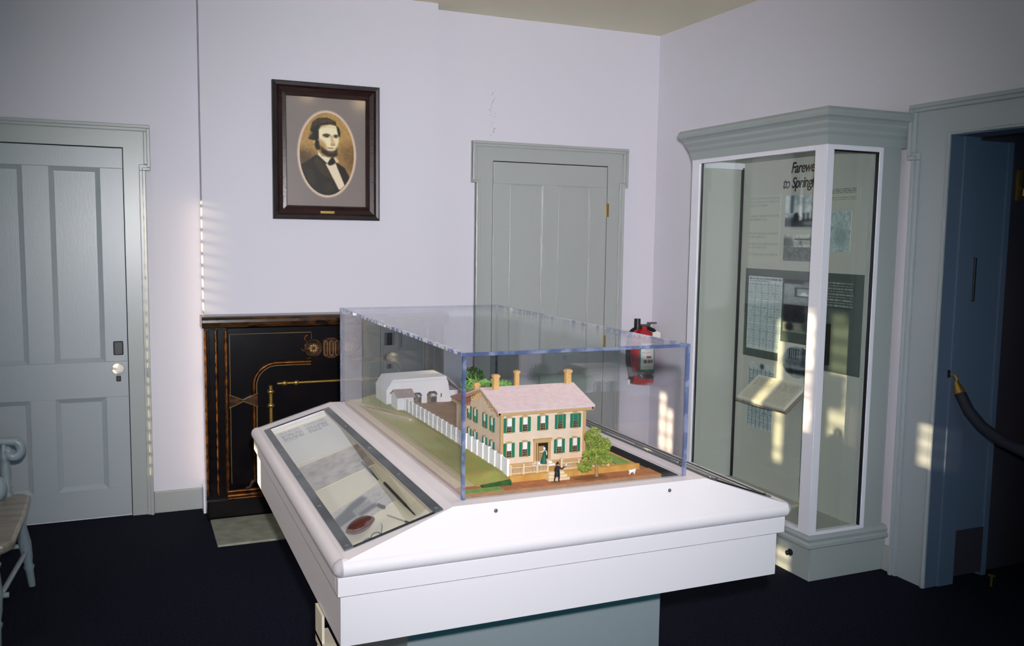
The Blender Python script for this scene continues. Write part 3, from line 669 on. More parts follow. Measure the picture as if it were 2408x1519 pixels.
# printed title on the back panel (reads along -Y, seen from -X)
def lettering(txt, y, z, size, width, parent, shear=.28):
    cu = bpy.data.curves.new('title_lettering', 'FONT'); cu.body = txt; cu.size = size; cu.shear = shear; cu.extrude = .0006; cu.offset = .0012; cu.align_x = 'CENTER'
    cu.space_character = .92
    o = bpy.data.objects.new('tmp', cu); COL.objects.link(o)
    dg = bpy.context.evaluated_depsgraph_get(); me = bpy.data.meshes.new_from_object(o.evaluated_get(dg)); bpy.data.objects.remove(o)
    me.materials.append(M['iron'])
    xa = min(v.co.x for v in me.vertices); xb = max(v.co.x for v in me.vertices)
    for v in me.vertices: v.co.x = (v.co.x-xa)*width/(xb-xa)
    t = bpy.data.objects.new('title_lettering', me); COL.objects.link(t); t.parent = parent
    t.location = Vector((XP-.0012, y, z))-ORG[parent.name]
    t.matrix_local = Matrix.Translation(t.location) @ Matrix(((0, 0, -1, 0), (-1, 0, 0, 0), (0, 1, 0, 0), (0, 0, 0, 1)))
    return t
lettering('Farewell', 3.728, 1.945, .078, .205, cb); lettering('to Springfield', 3.786, 1.868, .078, .32, cb)
# prints mounted on the back panel
def print_on_panel(name, P, y0, y1, z0, z1, label, cat, t=.004, m='vcol', lift=0):
    """y0 is the left (far) edge"""
    o = thing(name, label, cat, (XP, y0, z0))
    if t: box(XP-t-lift, XP-lift-.0002, y0, y1, z0, z1).build('board', 'paper', o)
    if lift:
        for yy in (y0-.03, y1+.03): box(XP-lift, XP-.0002, yy-.008, yy+.008, z0+.02, z0+.036).build('peg', 'iron', o)
    P.build('printed_face', lambda u, v: (XP-t-lift-.0006, y0+(y1-y0)*u, z1-(z1-z0)*v), m, o); return o
def shade_photo(w, h): P = Paint(w, h, (120, 128, 128), w, h); return P
P = Paint(48, 40, (176, 180, 168), 48, 40); P.words(0, 2, 46, 1.9, 3, (120, 130, 124), .5)
for k in (12, 22, 28, 34): P.words(0, k, 46, 1.9, 2, (110, 122, 116), .55)
print_on_panel('text_block', P, 4.05, 3.80, 1.47, 1.84, 'column of small grey text left of the two photographs in the cabinet', 'text panel', .001)
P = Paint(60, 64, (168, 184, 188), 60, 64); P.noise(.25, 2)
P.rect(0, 0, 8, 34, (214, 224, 226), 2, .8); P.rect(8, 0, 13, 36, (70, 84, 92), 1); P.rect(25, 6, 29, 40, (120, 136, 142), 1); P.rect(40, 16, 46, 34, (60, 76, 84), 1); P.rect(14, 20, 24, 42, (206, 218, 222), 2, .8); P.rect(31, 22, 38, 44, (214, 224, 226), 2, .8)
P.poly([(0, 46), (20, 42), (30, 50), (60, 42), (60, 64), (0, 64)], (48, 58, 64), 2)
for k in range(9): x = random.uniform(6, 58); P.rect(x, 36+random.uniform(-3, 4), x+3.5, 52, (24, 32, 40), 1)
P.poly([(26, 54), (46, 50), (60, 54), (60, 64), (30, 60)], (150, 162, 164), 2, .8)
print_on_panel('photograph', P, 3.757, 3.46, 1.665, 1.828, 'grey photograph of a street scene on cabinet back, upper of two', 'photograph', .004, 'vgloss')
P = Paint(60, 50, (176, 182, 172), 60, 50); P.rect(0, 24, 60, 50, (84, 96, 92)); P.noise(.3, 1)
P.ell(5, 14, 10, 8, (60, 72, 70), 2); P.ell(52, 10, 14, 10, (66, 78, 76), 2); P.rect(17, 8, 46, 11, (56, 66, 66)); P.rect(20, 11, 44, 20, (150, 156, 146), 1); P.rect(24, 12, 28, 20, (84, 92, 90)); P.rect(40, 10, 46, 22, (60, 70, 70)); P.rect(0, 17, 16, 23, (62, 74, 70), 2)
print_on_panel('photograph', P, 3.76, 3.46, 1.49, 1.628, 'grey photograph of a low building beyond a meadow, lower of two', 'photograph', .004, 'vgloss')
P = Paint(44, 54, (158, 176, 176), 44, 54); P.noise(.22, 1); P.ell(24, 34, 14, 12, (120, 140, 142), 3, .7)
print_on_panel('map_print', P, 3.43, 3.29, 1.545, 1.742, 'pale greenish map print right of the white cabinet post', 'print', .003)
P = Paint(40, 30, (176, 180, 168), 40, 30)
for k in (0, 3, 6, 14, 17): P.words(0, k, 39, 2.6, 1, (86, 98, 96), .8, .9)
print_on_panel('text_block', P, 3.43, 3.24, 1.76, 1.85, 'two short lines of text above the map print in the cabinet', 'text panel', .001)
# dark panel: one backing board carrying its own prints
P = Paint(90, 60, (70, 82, 78), 90, 60)
dp = thing('dark_panel', 'wide dark grey panel with documents across the middle of the cabinet back', 'panel', (XP, 4.06, .952))
box(XP-.006, XP-.0002, 3.188, 4.06, .952, 1.439).build('board', mat('panel_dark', rgb(70, 82, 78), .5), dp)
P = Paint(56, 80, (184, 196, 198), 56, 80); P.noise(.08, 1)
P.words(2, 2, 54, 2.2, 2, (80, 96, 104), .9)
for r in range(30): P.words(2, 8+r*2.3, 54, 2.3, 1, (112, 132, 140), .7, 1)
for x in (12, 22, 33, 44): P.rect(x, 6, x+.9, 78, (96, 116, 126), 0, .6)
P.build('document_print', lambda u, v: (XP-.0075, 4.03-.28*u, 1.398-.402*v), 'vcol', dp)
P = Paint(48, 56, (120, 132, 134), 48, 56); P.rect(0, 0, 48, 10, (30, 34, 46)); P.ell(32, 10, 10, 8, (110, 124, 124), 2); P.rect(0, 12, 14, 32, (150, 160, 158), 3, .7); P.noise(.12, 1)
P.rect(13, 17, 37, 38, (40, 48, 50)); P.rect(16, 20, 34, 35, (140, 150, 150)); P.poly([(18, 35), (24, 25), (31, 35)], (220, 226, 224), 1)
P.build('photo_print', lambda u, v: (XP-.0075, 3.735-.30*u, 1.394-.13*v), 'vgloss', dp)
P = Paint(48, 50, (32, 34, 44), 48, 50); P.rect(0, 32, 48, 50, (126, 130, 120), 1); P.ell(30, 38, 8, 10, (70, 78, 78), 1); P.poly([(26, 2), (30, 2), (30, 26), (34, 40), (30, 42), (27, 26)], (88, 92, 92), 1); P.ell(8, 40, 5, 8, (30, 34, 40), 1); P.noise(.1, 1)
P.build('photo_print', lambda u, v: (XP-.0075, 3.735-.30*u, 1.262-.142*v), 'vgloss', dp)
P = Paint(44, 34, (58, 68, 68), 44, 34)
for k in range(9): P.words(0, 1+k*3.6, 43, 3.4, 1, (170, 176, 168), .8, 1, .45)
P.build('white_text', lambda u, v: (XP-.0075, 3.425-.18*u, 1.398-.13*v), 'vcol', dp)
q = box(XP-.03, XP-.006, 3.385, 3.42, .985, 1.19); q.build('dark_block', 'iron', dp)
# cards and documents below
P = Paint(44, 70, (172, 184, 184), 44, 70); P.noise(.1, 1); P.rect(20, 1, 26, 6, (30, 36, 42), 1)
for x in (1, 8, 15, 22, 29, 36, 42): P.rect(x, 6, x+.9, 69, (60, 84, 98), 0, .8)
for r in range(26): P.words(1, 8+r*2.3, 43, 2.3, 1, (90, 112, 124), .75, 1)
print_on_panel('document', P, 4.003, 3.795, .556, .92, 'narrow ruled document under the dark panel in the cabinet', 'document', .002)
P = Paint(60, 60, (196, 198, 190), 60, 60); P.ell(32, 28, 24, 24, (150, 160, 164), 1)
P.put(((P.X-32)**2+(P.Y-28)**2 < 24**2) & (P.Y > 34), (120, 132, 138), 1); P.rect(16, 8, 36, 24, (54, 66, 76), 1); P.rect(38, 4, 44, 34, (58, 70, 80), 1)
for k in range(6): P.rect(17+k*3.4, 10, 18+k*3.4, 23, (150, 164, 170))
P.poly([(12, 40), (54, 38), (48, 46), (34, 52), (18, 47)], (28, 36, 44), 1); P.poly([(14, 48), (32, 46), (50, 47), (34, 53)], (190, 196, 194), 1, .7); P.rect(14, 24, 52, 34, (56, 70, 80), 2, .7); P.noise(.12, 1)
P.put((P.X-32)**2+(P.Y-28)**2 > 24.6**2, (196, 198, 190), 0)
print_on_panel('picture_card', P, 3.745, 3.46, .862, 1.065, 'pale card with a round engraved building picture above the open book', 'card', .012, 'vcol', .012)
# open book on a tilted shelf
bk = thing('open_book', 'open pale book on a tilted rest inside the glass cabinet', 'book', (3.1, 3.68, .73))
def tilt(u, v, hh):   # u along -Y (left to right), v from back to front
    return (3.155-.15*v-hh*.55, 3.90-.40*u, .855-.12*v+hh*.85)
def slab(u0, u1, v0, v1, h0, h1): return B().hull8([tilt(u0, v0, h0), tilt(u0, v1, h0), tilt(u1, v1, h0), tilt(u1, v0, h0)], [tilt(u0, v0, h1), tilt(u0, v1, h1), tilt(u1, v1, h1), tilt(u1, v0, h1)])
slab(0, 1, 0, 1, -.012, 0).build('book_cover', 'seat', bk)
for u0, u1 in ((.03, .5), (.5, .97)):
    q = slab(u0, u1, .03, .97, 0, .014).build('page_block', 'paper', bk)
    P = Paint(40, 50, (206, 202, 186), 40, 50)
    for r in range(14): P.words(5, 5+r*3, 36, 2.8, 1, (140, 138, 128), .6, 1)
    P.build('page_print', lambda u, v, a=u0, c=u1: tilt(a+(c-a)*(.02+.96*u), .05+.9*v, .0146), 'vcol', q)
box(3.12, XP-.0005, 3.66, 3.70, .70, .78).build('bracket', 'cabwhite', bk)

# ================================================================== DISPLAY TABLE
dt = thing('display_table', 'large white display table with sloping glazed sides on a grey pedestal', 'table', (.97, 2.5, 0))
tx0, tx1, ty0, ty1, zb, zl, zm, zp = .393, 1.552, 1.82, 3.18, .716, .836, .876, .99
q0, q1, pf0 = .655, 1.338, 1.845          # plateau left, right, front edge
mx0, mx1, my0, my1 = .373, 1.585, 1.79, 3.193
b = box(.66, 1.46, 2.22, 2.95, 0, zb).build('pedestal', 'tgrey', dt, bevel=.003)
# hollow box body
for nm, a in (('body_front', (tx0, tx1, ty0, ty0+.018, zb, zl)), ('body_back', (tx0, tx1, ty1-.018, ty1, zb, zl)), ('body_left', (tx0, tx0+.018, ty0+.018, ty1-.018, zb, zl)),
              ('body_right', (tx1-.018, tx1, ty0+.018, ty1-.018, zb, zl)), ('body_floor', (tx0+.018, tx1-.018, ty0+.018, ty1-.018, zb, zb+.015))):
    box(*a).build('body_panel' if nm != 'body_floor' else 'body_floor', 'white', dt)
b = B()
for a in ((.384, 1.564, 1.803, 1.83, zl-.002, zm), (.384, 1.564, 3.17, 3.19, zl-.002, zm), (.384, .41, 1.83, 3.17, zl-.002, zm), (1.54, 1.564, 1.83, 3.17, zl-.002, zm)): b.box(*a)
b.build('fascia_band', 'white', dt, bevel=.0015)
# bullnose moulding around the top
rr = .0205; zc = zm+rr-.001
def bull(pts):
    b = B(); b.tube(pts, rr, 16); return b
for pts in ([(mx0+rr, my0+rr, zc), (mx1-rr, my0+rr, zc)], [(mx0+rr, my0+rr, zc), (mx0+rr, my1-rr, zc)], [(mx1-rr, my0+rr, zc), (mx1-rr, my1-rr, zc)]):
    q = bull(pts)
    for e in pts: q.ball(e, rr, 8)
    q.build('bullnose', 'white', dt, smooth=True)
bi = .395; zi = zm+.036
# slope frame: P0 + u*du + n*h
LX = (q0-bi, zp-zi); LL = math.hypot(*LX); du = (LX[0]/LL, LX[1]/LL); nn = (-du[1], du[0])
def SL(u, y, h=0, side=0):
    x = bi+du[0]*u+nn[0]*h; z = zi+du[1]*u+nn[1]*h
    if side: x = mx0+mx1-x+ (q1-(mx0+mx1-q0))*u/LL
    return (x, y, z)
def sslab(u0, u1, y0, y1, h0, h1, side=0):
    return B().hull8([SL(u0, y0, h0, side), SL(u1, y0, h0, side), SL(u1, y1, h0, side), SL(u0, y1, h0, side)],
                     [SL(u0, y0, h1, side), SL(u1, y0, h1, side), SL(u1, y1, h1, side), SL(u0, y1, h1, side)])
wu0, wu1, wy0, wy1 = .014, .248, 1.848, 3.105
hy = lambda u: ty0-.022+(pf0-(ty0-.022))*u/LL      # hip line
for side in (0, 1):
    b = B()
    def quad(u0, u1, ya0, ya1, yb, h0=-.012, h1=0):
        b.hull8([SL(u0, ya0, h0, side), SL(u1, ya1, h0, side), SL(u1, yb, h0, side), SL(u0, yb, h0, side)],
                [SL(u0, ya0, h1, side), SL(u1, ya1, h1, side), SL(u1, yb, h1, side), SL(u0, yb, h1, side)])
    quad(0, wu0+.02, hy(0), hy(wu0+.02), ty1+.008); quad(wu1-.02, LL, hy(wu1-.02), hy(LL), ty1+.008)
    quad(wu0+.02, wu1-.02, hy(wu0+.02), hy(wu1-.02), wy0+.006); b2 = wy1
    b.hull8([SL(wu0+.02, b2-.006, -.012, side), SL(wu1-.02, b2-.006, -.012, side), SL(wu1-.02, ty1+.008, -.012, side), SL(wu0+.02, ty1+.008, -.012, side)],
            [SL(wu0+.02, b2-.006, 0, side), SL(wu1-.02, b2-.006, 0, side), SL(wu1-.02, ty1+.008, 0, side), SL(wu0+.02, ty1+.008, 0, side)])
    b.build('slope_panel', 'white', dt)
    for u0, u1 in ((wu0, wu0+.021), (wu1-.021, wu1)): sslab(u0, u1, wy0, wy1, .0005, .004, side).build('window_strip', 'steel', dt)
    for y0, y1 in ((wy0, wy0+.005), (wy1-.005, wy1)): sslab(wu0+.021, wu1-.021, y0, y1, .0005, .004, side).build('window_edge', 'iron', dt)
    sslab(wu0+.004, wu1-.004, wy0+.004, wy1-.004, -.004, -.001, side).build('window_glass', 'glass', dt)
    # shallow lined compartment under the glass
    sslab(wu0+.008, wu1-.008, wy0-.002, wy1+.002, -.030, -.024, side).build('compartment_floor', 'linen', dt)
    for a in ((wu0+.010, wu0+.016, wy0, wy1), (wu1-.016, wu1-.010, wy0, wy1), (wu0+.012, wu1-.012, wy0-.002, wy0+.004), (wu0+.012, wu1-.012, wy1-.004, wy1+.002)):
        sslab(*a, -.024, -.0125, side).build('compartment_wall', 'linen', dt)
    for u in (wu0+.0105, wu1-.0105):
        for k in range(5):
            y = wy0+.018+(wy1-wy0-.036)*k/4
            c = Vector(SL(u, y, .0035, side)); B().ball(c, .0052, 6, (1, 1, .55)).build('screw', 'chrome', dt, smooth=True)
# steep front panel, plateau, back panel
fy = ty0-.022
b = B().hull8([(bi, fy, zi), (mx0+mx1-bi, fy, zi), (mx0+mx1-bi, fy+.02, zi-.01), (bi, fy+.02, zi-.01)], [(q0, pf0, zp), (q1, pf0, zp), (q1, pf0+.02, zp-.012), (q0, pf0+.02, zp-.012)])
b.build('front_panel', 'white', dt)
for px, pz in ((.754, .973), (1.222, .973)):
    yy = fy+(pf0-fy)*(pz-zi)/(zp-zi); B().ball((px, yy-.002, pz), .0048, 6, (1, .6, 1)).build('front_screw', 'steel', dt, smooth=True)
box(q0, q1, pf0, ty1+.008, zp-.012, zp).build('plateau', 'white', dt)
b = B().prism([(bi, zm), (bi, zi), (q0, zp), (q1, zp), (mx0+mx1-bi, zi), (mx0+mx1-bi, zm)], 'y', ty1-.004, ty1+.008); b.build('back_panel', 'white', dt)
q = B(); q.box(.386, .392, 1.99, 2.07, .625, zb); q.box(.386, .416, 1.93, 2.07, .64, .65); q.tube([(.40, 1.95, .612), (.40, 2.05, .612)], .016, 12)
q.build('caster_bracket', 'cream', dt)
# things lying under the glass of the left slope
FL = -.024
def lay(P, pts, name, label, cat, m='vcol'):
    """pts: corners (u,y) top-left, top-right, bottom-right, bottom-left"""
    o0 = SL(*pts[0], FL); o = thing(name, label, cat, o0)
    B().hull8([SL(*pts[3], FL+.0006), SL(*pts[2], FL+.0004), SL(*pts[1], FL+.0004), SL(*pts[0], FL+.0004)], [SL(*pts[3], FL+.002), SL(*pts[2], FL+.002), SL(*pts[1], FL+.002), SL(*pts[0], FL+.002)]).build('card', 'cream', o)
    def f(u, v):
        a = [pts[0][i]+(pts[1][i]-pts[0][i])*u for i in (0, 1)]; c = [pts[3][i]+(pts[2][i]-pts[3][i])*u for i in (0, 1)]
        return SL(a[0]+(c[0]-a[0])*v, a[1]+(c[1]-a[1])*v, FL+.0026)
    P.build('printed_face', f, m, o); return o
P = Paint(60, 70, (248, 244, 240), 60, 70)
P.words(8, 4, 28, 3.4, 7, (96, 92, 100), .95); P.words(33, 4, 54, 3.4, 6, (96, 92, 100), .95)
lay(P, [(.030, 3.10), (.236, 3.10), (.232, 2.64), (.030, 2.68)], 'text_card', 'white text card at far end under sloping glass', 'card')
P = Paint(80, 50, (186, 168, 160), 80, 50); P.noise(.2, 2); P.ell(60, 14, 14, 8, (222, 206, 192), 3, .8); P.poly([(0, 30), (30, 22), (80, 28), (80, 50), (0, 50)], (214, 204, 202), 4, .6)
for k in range(40): P.ell(random.uniform(2, 78), random.uniform(8, 46), random.uniform(2, 7), .8, (112, 100, 110), 1, .6, random.uniform(-20, 10))
lay(P, [(.030, 2.62), (.232, 2.64), (.226, 2.40), (.030, 2.36)], 'landscape_print', 'faded landscape print in the middle under sloping glass', 'print')
P = Paint(90, 70, (206, 198, 196), 90, 70); P.noise(.14, 1)
P.poly([(0, 22), (18, 16), (40, 6), (58, 4), (62, 20), (40, 30), (36, 46), (0, 46)], (58, 66, 64), 2); P.rect(34, 26, 62, 44, (150, 150, 150), 1); P.rect(38, 42, 66, 54, (66, 70, 72), 2); P.poly([(14, 54), (34, 50), (40, 58), (16, 66)], (88, 92, 92), 2)
for k in range(5): P.rect(38+k*5, 30, 40+k*5, 34, (110, 110, 112))
for k in range(14): P.ell(random.uniform(60, 88), random.uniform(20, 50), 3, 1.5, (150, 150, 156), 1, .6)
lay(P, [(.028, 2.145), (.192, 2.235), (.192, 2.075), (.028, 1.985)], 'house_photograph', 'grey photograph of a house among trees under sloping glass', 'photograph', 'vgloss')
def rod(u0, y0, u1, y1, r, label, nm='fountain_pen'):
    o = thing(nm, label, 'pen', SL(u0, y0, FL)); p, e = Vector(SL(u0, y0, FL+r+.001)), Vector(SL(u1, y1, FL+r+.001)); d = e-p
    B().tube([p, p+d*.72], r, 10).build('barrel', 'iron', o, smooth=False); B().tube([p+d*.72, p+d*.96, e], [r*.8, r*.5, r*.15], 10).build('nib', 'iron', o, smooth=True)
rod(.20, 2.45, .197, 2.255, .003, 'dark slim rod beside the landscape print'); rod(.203, 2.215, .200, 1.93, .0036, 'longer dark slim rod beside the house photograph')
# oval brown leather case with cord and spectacles
ov = thing('leather_case', 'oval brown leather case on the table lining near the window corner', 'case', SL(.078, 1.975, FL))
c = Vector(SL(.080, 1.976, FL+.017)); vs = B().ball((0, 0, 0), 1, 10)
ay = Vector((.25, .97, 0)).normalized(); U = Vector((du[0], 0, du[1])); V = Vector((0, 1, 0)); Nn = Vector((nn[0], 0, nn[1]))
e1 = (U*.80+V*.60).normalized(); e2 = (V*.80-U*.60)
vs.v = [tuple(c+e1*v[0]*.037+e2*v[1]*.028+Nn*v[2]*.014) for v in vs.v]; vs.build('case_body', 'brown', ov, smooth=True)
ringp = [c+e1*.0375*math.cos(a*math.pi/16)+e2*.0285*math.sin(a*math.pi/16) for a in range(32)]
B().tube(ringp, .0022, 6, closed=True).build('seam', 'brown', ov, smooth=True)
sp = thing('spectacles', 'small wire spectacles lying beside the brown oval case', 'spectacles', SL(.06, 1.90, FL))
for k, (u, y) in enumerate(((.095, 1.895), (.073, 1.882))):
    cc = Vector(SL(u, y, FL+.008)); B().tube([cc+U*.012*math.cos(a*math.pi/8)+V*.010*math.sin(a*math.pi/8)+Nn*.006*math.sin(a*math.pi/8) for a in range(16)], .0016, 6, closed=True).build('rim', 'steel', sp)
B().tube([SL(.107, 1.897, FL+.008), SL(.12, 1.93, FL+.012), SL(.125, 1.965, FL+.004)], .0013, 6).build('temple', 'steel', sp); B().tube([SL(.062, 1.88, FL+.008), SL(.05, 1.872, FL+.008), SL(.045, 1.87, FL+.004)], .0016, 6).build('temple', 'steel', sp)
B().tube([SL(.087, 1.89, FL+.008), SL(.083, 1.887, FL+.008)], .0016, 6).build('bridge', 'steel', sp)
nd = thing('dip_pen', 'short dark pen lying against the near end of the compartment', 'pen', SL(.17, 1.9, FL))
B().tube([SL(.150, 2.0, FL+.004), SL(.172, 1.92, FL+.004)], .0018, 6).build('shaft', 'seat', nd); B().tube([SL(.172, 1.92, FL+.004), SL(.182, 1.872, FL+.005)], [.003, .0035], 8).build('holder', 'iron', nd)
tk = thing('pen_cap', 'stubby dark cap between photograph and pen', 'cap', SL(.15, 2.06, FL)); B().tube([SL(.150, 2.075, FL+.006), SL(.156, 2.05, FL+.006)], .005, 8).build('cap_body', 'iron', tk); B().ball(SL(.150, 2.077, FL+.006), .005, 6).build('cap_tip', 'iron', tk, smooth=True)

# ================================================================== ACRYLIC COVER
ac = thing('acrylic_cover', 'clear acrylic cover with bluish edges over the model house', 'cover', (1.0, 2.5, zp))
ax0, ax1, ay0, ay1, az0, az1, th = .688, 1.302, 1.880, 3.175, zp+.0005, 1.333, .008
box(ax0, ax0+th, ay0+th, ay1-th, az0, az1-th).build('side_pane', 'acrylic', ac); box(ax1-th, ax1, ay0+th, ay1-th, az0, az1-th).build('side_pane', 'acrylic', ac)
box(ax0+th, ax1-th, ay0, ay0+th, az0, az1-th).build('end_pane', 'acrylic', ac); box(ax0+th, ax1-th, ay1-th, ay1, az0, az1-th).build('end_pane', 'acrylic', ac)
box(ax0+th, ax1-th, ay0+th, ay1-th, az1-th, az1).build('top_pane', 'acrylic', ac)
for x in (ax0, ax1-th):
    for y in (ay0, ay1-th): box(x, x+th, y, y+th, az0, az1-th).build('vertical_edge', 'aedge', ac)
for y, m in ((ay0, 'aedge'), (ay1-th, 'aedge')): box(ax0, ax1, y, y+th, az1-th, az1).build('top_edge', m, ac)
for x in (ax0, ax1-th): box(x, x+th, ay0+th, ay1-th, az1-th, az1).build('top_edge', 'aedge_glint', ac)

# ================================================================== MODEL
zg = zp+.0005
md = thing('model_ground', 'model yard of lawn, dirt and brick sidewalk under the clear cover', 'model', (.97, 2.5, zg))
gx1 = 1.235
box(.70, gx1, 1.892, 3.155, zg, zg+.006).build('base_board', 'dirt', md)
b = B().prism([(gx1, 1.892), (gx1+.005, 1.90), (1.225, 3.155), (1.2, 3.155)], 'z', zg, zg+.004); 
box(gx1+.001, 1.286, 1.892, 3.155, zg, zg+.0015).build('dark_gutter', 'gap_black', md)
box(.70, gx1, 1.893, 1.955, zg+.006, zg+.0085).build('sidewalk', 'brickw', md)
box(.70, .80, 1.895, 1.925, zg+.0085, zg+.0105).build('kerb_grass', 'grass2', md)
box(.70, .748, 1.957, 3.153, zg+.006, zg+.009).build('gravel_path', 'gravel', md)
def rough_slab(x0, x1, y0, y1, z0, hf, nx, ny, seed):
    rnd = random.Random(seed); b = B(); vs = []
    for j in range(ny+1):
        for i in range(nx+1):
            u, v = i/nx, j/ny; vs.append((x0+(x1-x0)*u, y0+(y1-y0)*v, z0+hf(u, v)+rnd.uniform(0, .0012)))
    fs = [(j*(nx+1)+i, j*(nx+1)+i+1, (j+1)*(nx+1)+i+1, (j+1)*(nx+1)+i) for j in range(ny) for i in range(nx)]
    n = len(vs); ring_ = [i for i in range(nx+1)] + [j*(nx+1)+nx for j in range(1, ny+1)] + [ny*(nx+1)+i for i in range(nx-1, -1, -1)] + [j*(nx+1) for j in range(ny-1, 0, -1)]
    vs += [(vs[k][0], vs[k][1], z0-.001) for k in ring_]; R_ = len(ring_)
    fs += [(ring_[k], n+k, n+(k+1) % R_, ring_[(k+1) % R_]) for k in range(R_)] + [tuple(n+k for k in range(R_))]
    return b.add(vs, fs)
zy = 1.010     # yard level
rough_slab(.748, .838, 1.945, 3.15, zg+.006, lambda u, v: .002+.016*min(1, u*1.6)*min(1, v*22), 14, 90, 1).build('side_lawn', 'grass', md)
rough_slab(.760, .834, 1.93, 1.955, zg+.006, lambda u, v: .014*math.sin(math.pi*min(1, v*.6+.3))*(.4+.6*u), 12, 6, 2).build('mossy_bank', 'moss', md)
box(.838, 1.205, 1.957, 2.42, zg+.006, zy).build('front_yard', 'ochre', md)
box(.838, 1.205, 1.950, 1.957, zg+.006, zy+.004).build('retaining_wall', 'ochre', md)
rough_slab(.838, 1.20, 2.42, 3.15, zg+.006, lambda u, v: .010+.004*math.sin(v*9+u*4), 24, 40, 3).build('back_yard', 'dirt', md)
rough_slab(1.150, 1.19, 1.975, 2.25, zy, lambda u, v: .003, 6, 24, 4).build('lawn_strip', 'grass2', md)
kb = B().tube([(.762, 2.965, 1.004), (.80, 2.672, 1.012)], .003, 6); kb.build('edging_rail', 'bark', md); B().ball((.80, 2.668, 1.013), .005, 6).build('edging_knob', 'tanpale', md, smooth=True)
# steps to the gate
st = thing('model_steps', 'pale stone steps and gate landing before the model house', 'steps', (.96, 1.93, zg+.0085))
for k in range(3): box(.932+.004*k, .990-.004*k, 1.926+.008*k, 1.952, zg+.0086+.006*k, zg+.0145+.006*k).build('step', 'tanpale', st)
# side fence of white boards
fe = thing('model_side_fence', 'long white board fence along the model lawn', 'fence', (.842, 2.4, zy))
n = 22; ya, yb = 1.972, 2.86
fx = lambda y: .842-.012*(y-ya)/(yb-ya)
bm_ = B().box(-.0018, .0018, 0, (yb-ya)/n-.0005, 0, .045).mesh('fence_board'); bm_.materials.append(M['mwhite'])
pm_ = B().box(-.0035, .0035, -.0022, .0022, 0, .049).mesh('fence_post'); pm_.materials.append(M['mwhite'])
for k in range(n):
    y = ya+(yb-ya)*k/n; zz = 1.006+.004*min(1, k/3)
    inst(bm_, 'fence_board', fe, (fx(y), y, zz)); inst(pm_, 'fence_post', fe, (fx(y)-.0005, y, zz-.002))
inst(pm_, 'fence_post', fe, (fx(yb), yb, zy-.002))
# front picket fence
ff = thing('model_front_fence', 'low tan picket fence on the wall before the model house', 'fence', (.97, 1.962, zy))
def picket_run(x0, x1):
    b = B(); x = x0
    while x < x1: b.box(x, x+.0012, 1.960, 1.9612, zy+.004, zy+.024); x += .0034
    o = b.build('pickets', 'tanpale', ff); o['kind'] = 'stuff'
    for z in (zy+.006, zy+.021): box(x0, x1, 1.961, 1.9625, z, z+.002).build('rail', 'tanpale', ff)
for x0_, x1_ in ((.846, .876), (.881, .914), (.918, .943), (.985, 1.03), (1.034, 1.075), (1.08, 1.115)): picket_run(x0_, x1_)
for x in (.844, .8785, .916, .945, .983, 1.032, 1.0775, 1.117):
    box(x-.0022, x+.0022, 1.9585, 1.963, zy+.0035, zy+.030).build('post', 'tanpale', ff); 
for x in (.945, .983): box(x-.003, x+.003, 1.957, 1.964, zy+.030, zy+.036).build('post_cap', 'tanpale', ff)

# ---- the house
hx0, hx1, hy0, hy1, hzb, hze, hzr = .854, 1.090, 2.045, 2.270, zy+.001, 1.160, 1.196
hs = thing('model_house', 'tan two storey model house with green shutters and four chimneys', 'model house', (.97, 2.15, zy))
mid = 2.155
b = B().prism([(hy0, hzb), (hy0, hze), (mid, hzr-.004), (hy1, hze), (hy1, hzb)], 'x', hx0, hx1); b.build('main_walls', 'tan', hs)
ov = .018
def roofslab(x0, x1, ya, za, yb, zb_, t=.005): return B().prism([(ya, za), (yb, zb_), (yb, zb_+t), (ya, za+t)], 'x', x0, x1)
sl = (hzr-hze)/(mid-hy0)
roofslab(hx0-ov, hx1+ov+.004, hy0-ov, hze-sl*ov+.002, mid, hzr).build('roof_front', 'roofp', hs)
roofslab(hx0-ov, hx1+ov+.004, hy1+ov, hze-sl*ov+.002, mid, hzr).build('roof_back', 'roofp', hs)
box(hx0-ov+.003, hx1+ov, hy0-ov+.002, hy0, hze-.012, hze-.003).build('cornice', 'tantrim', hs)
for s in (-1, 1):
    xg = hx0-ov+.002 if s < 0 else hx1+ov-.004
    for ye in (hy0-ov+.002, hy1+ov-.002): B().prism([(ye, hze-sl*ov-.004), (mid, hzr-.006), (mid, hzr), (ye, hze-sl*ov+.002)], 'x', xg, xg+.006).build('rake_board', 'tantrim', hs)
q = B()
for k in range(5):
    for s in (-1, 1): y = mid+s*(.018+.014*k); q.box(hx0-ov+.004, hx0-.0005, y-.002, y+.002, hzr-.016-.0058*k*1.15, hzr-.007-.0058*k*1.15)
q.build('brackets', 'tantrim', hs, kind='stuff')
for (x, y) in ((hx0, hy0), (hx1, hy0)): box(x-.004, x+.004, y-.003, y+.004, hzb, hze-.01).build('corner_board', 'tantrim', hs)
box(hx0-.002, hx1+.002, hy0-.003, hy0, hzb, hzb+.008).build('water_table', 'tantrim', hs)
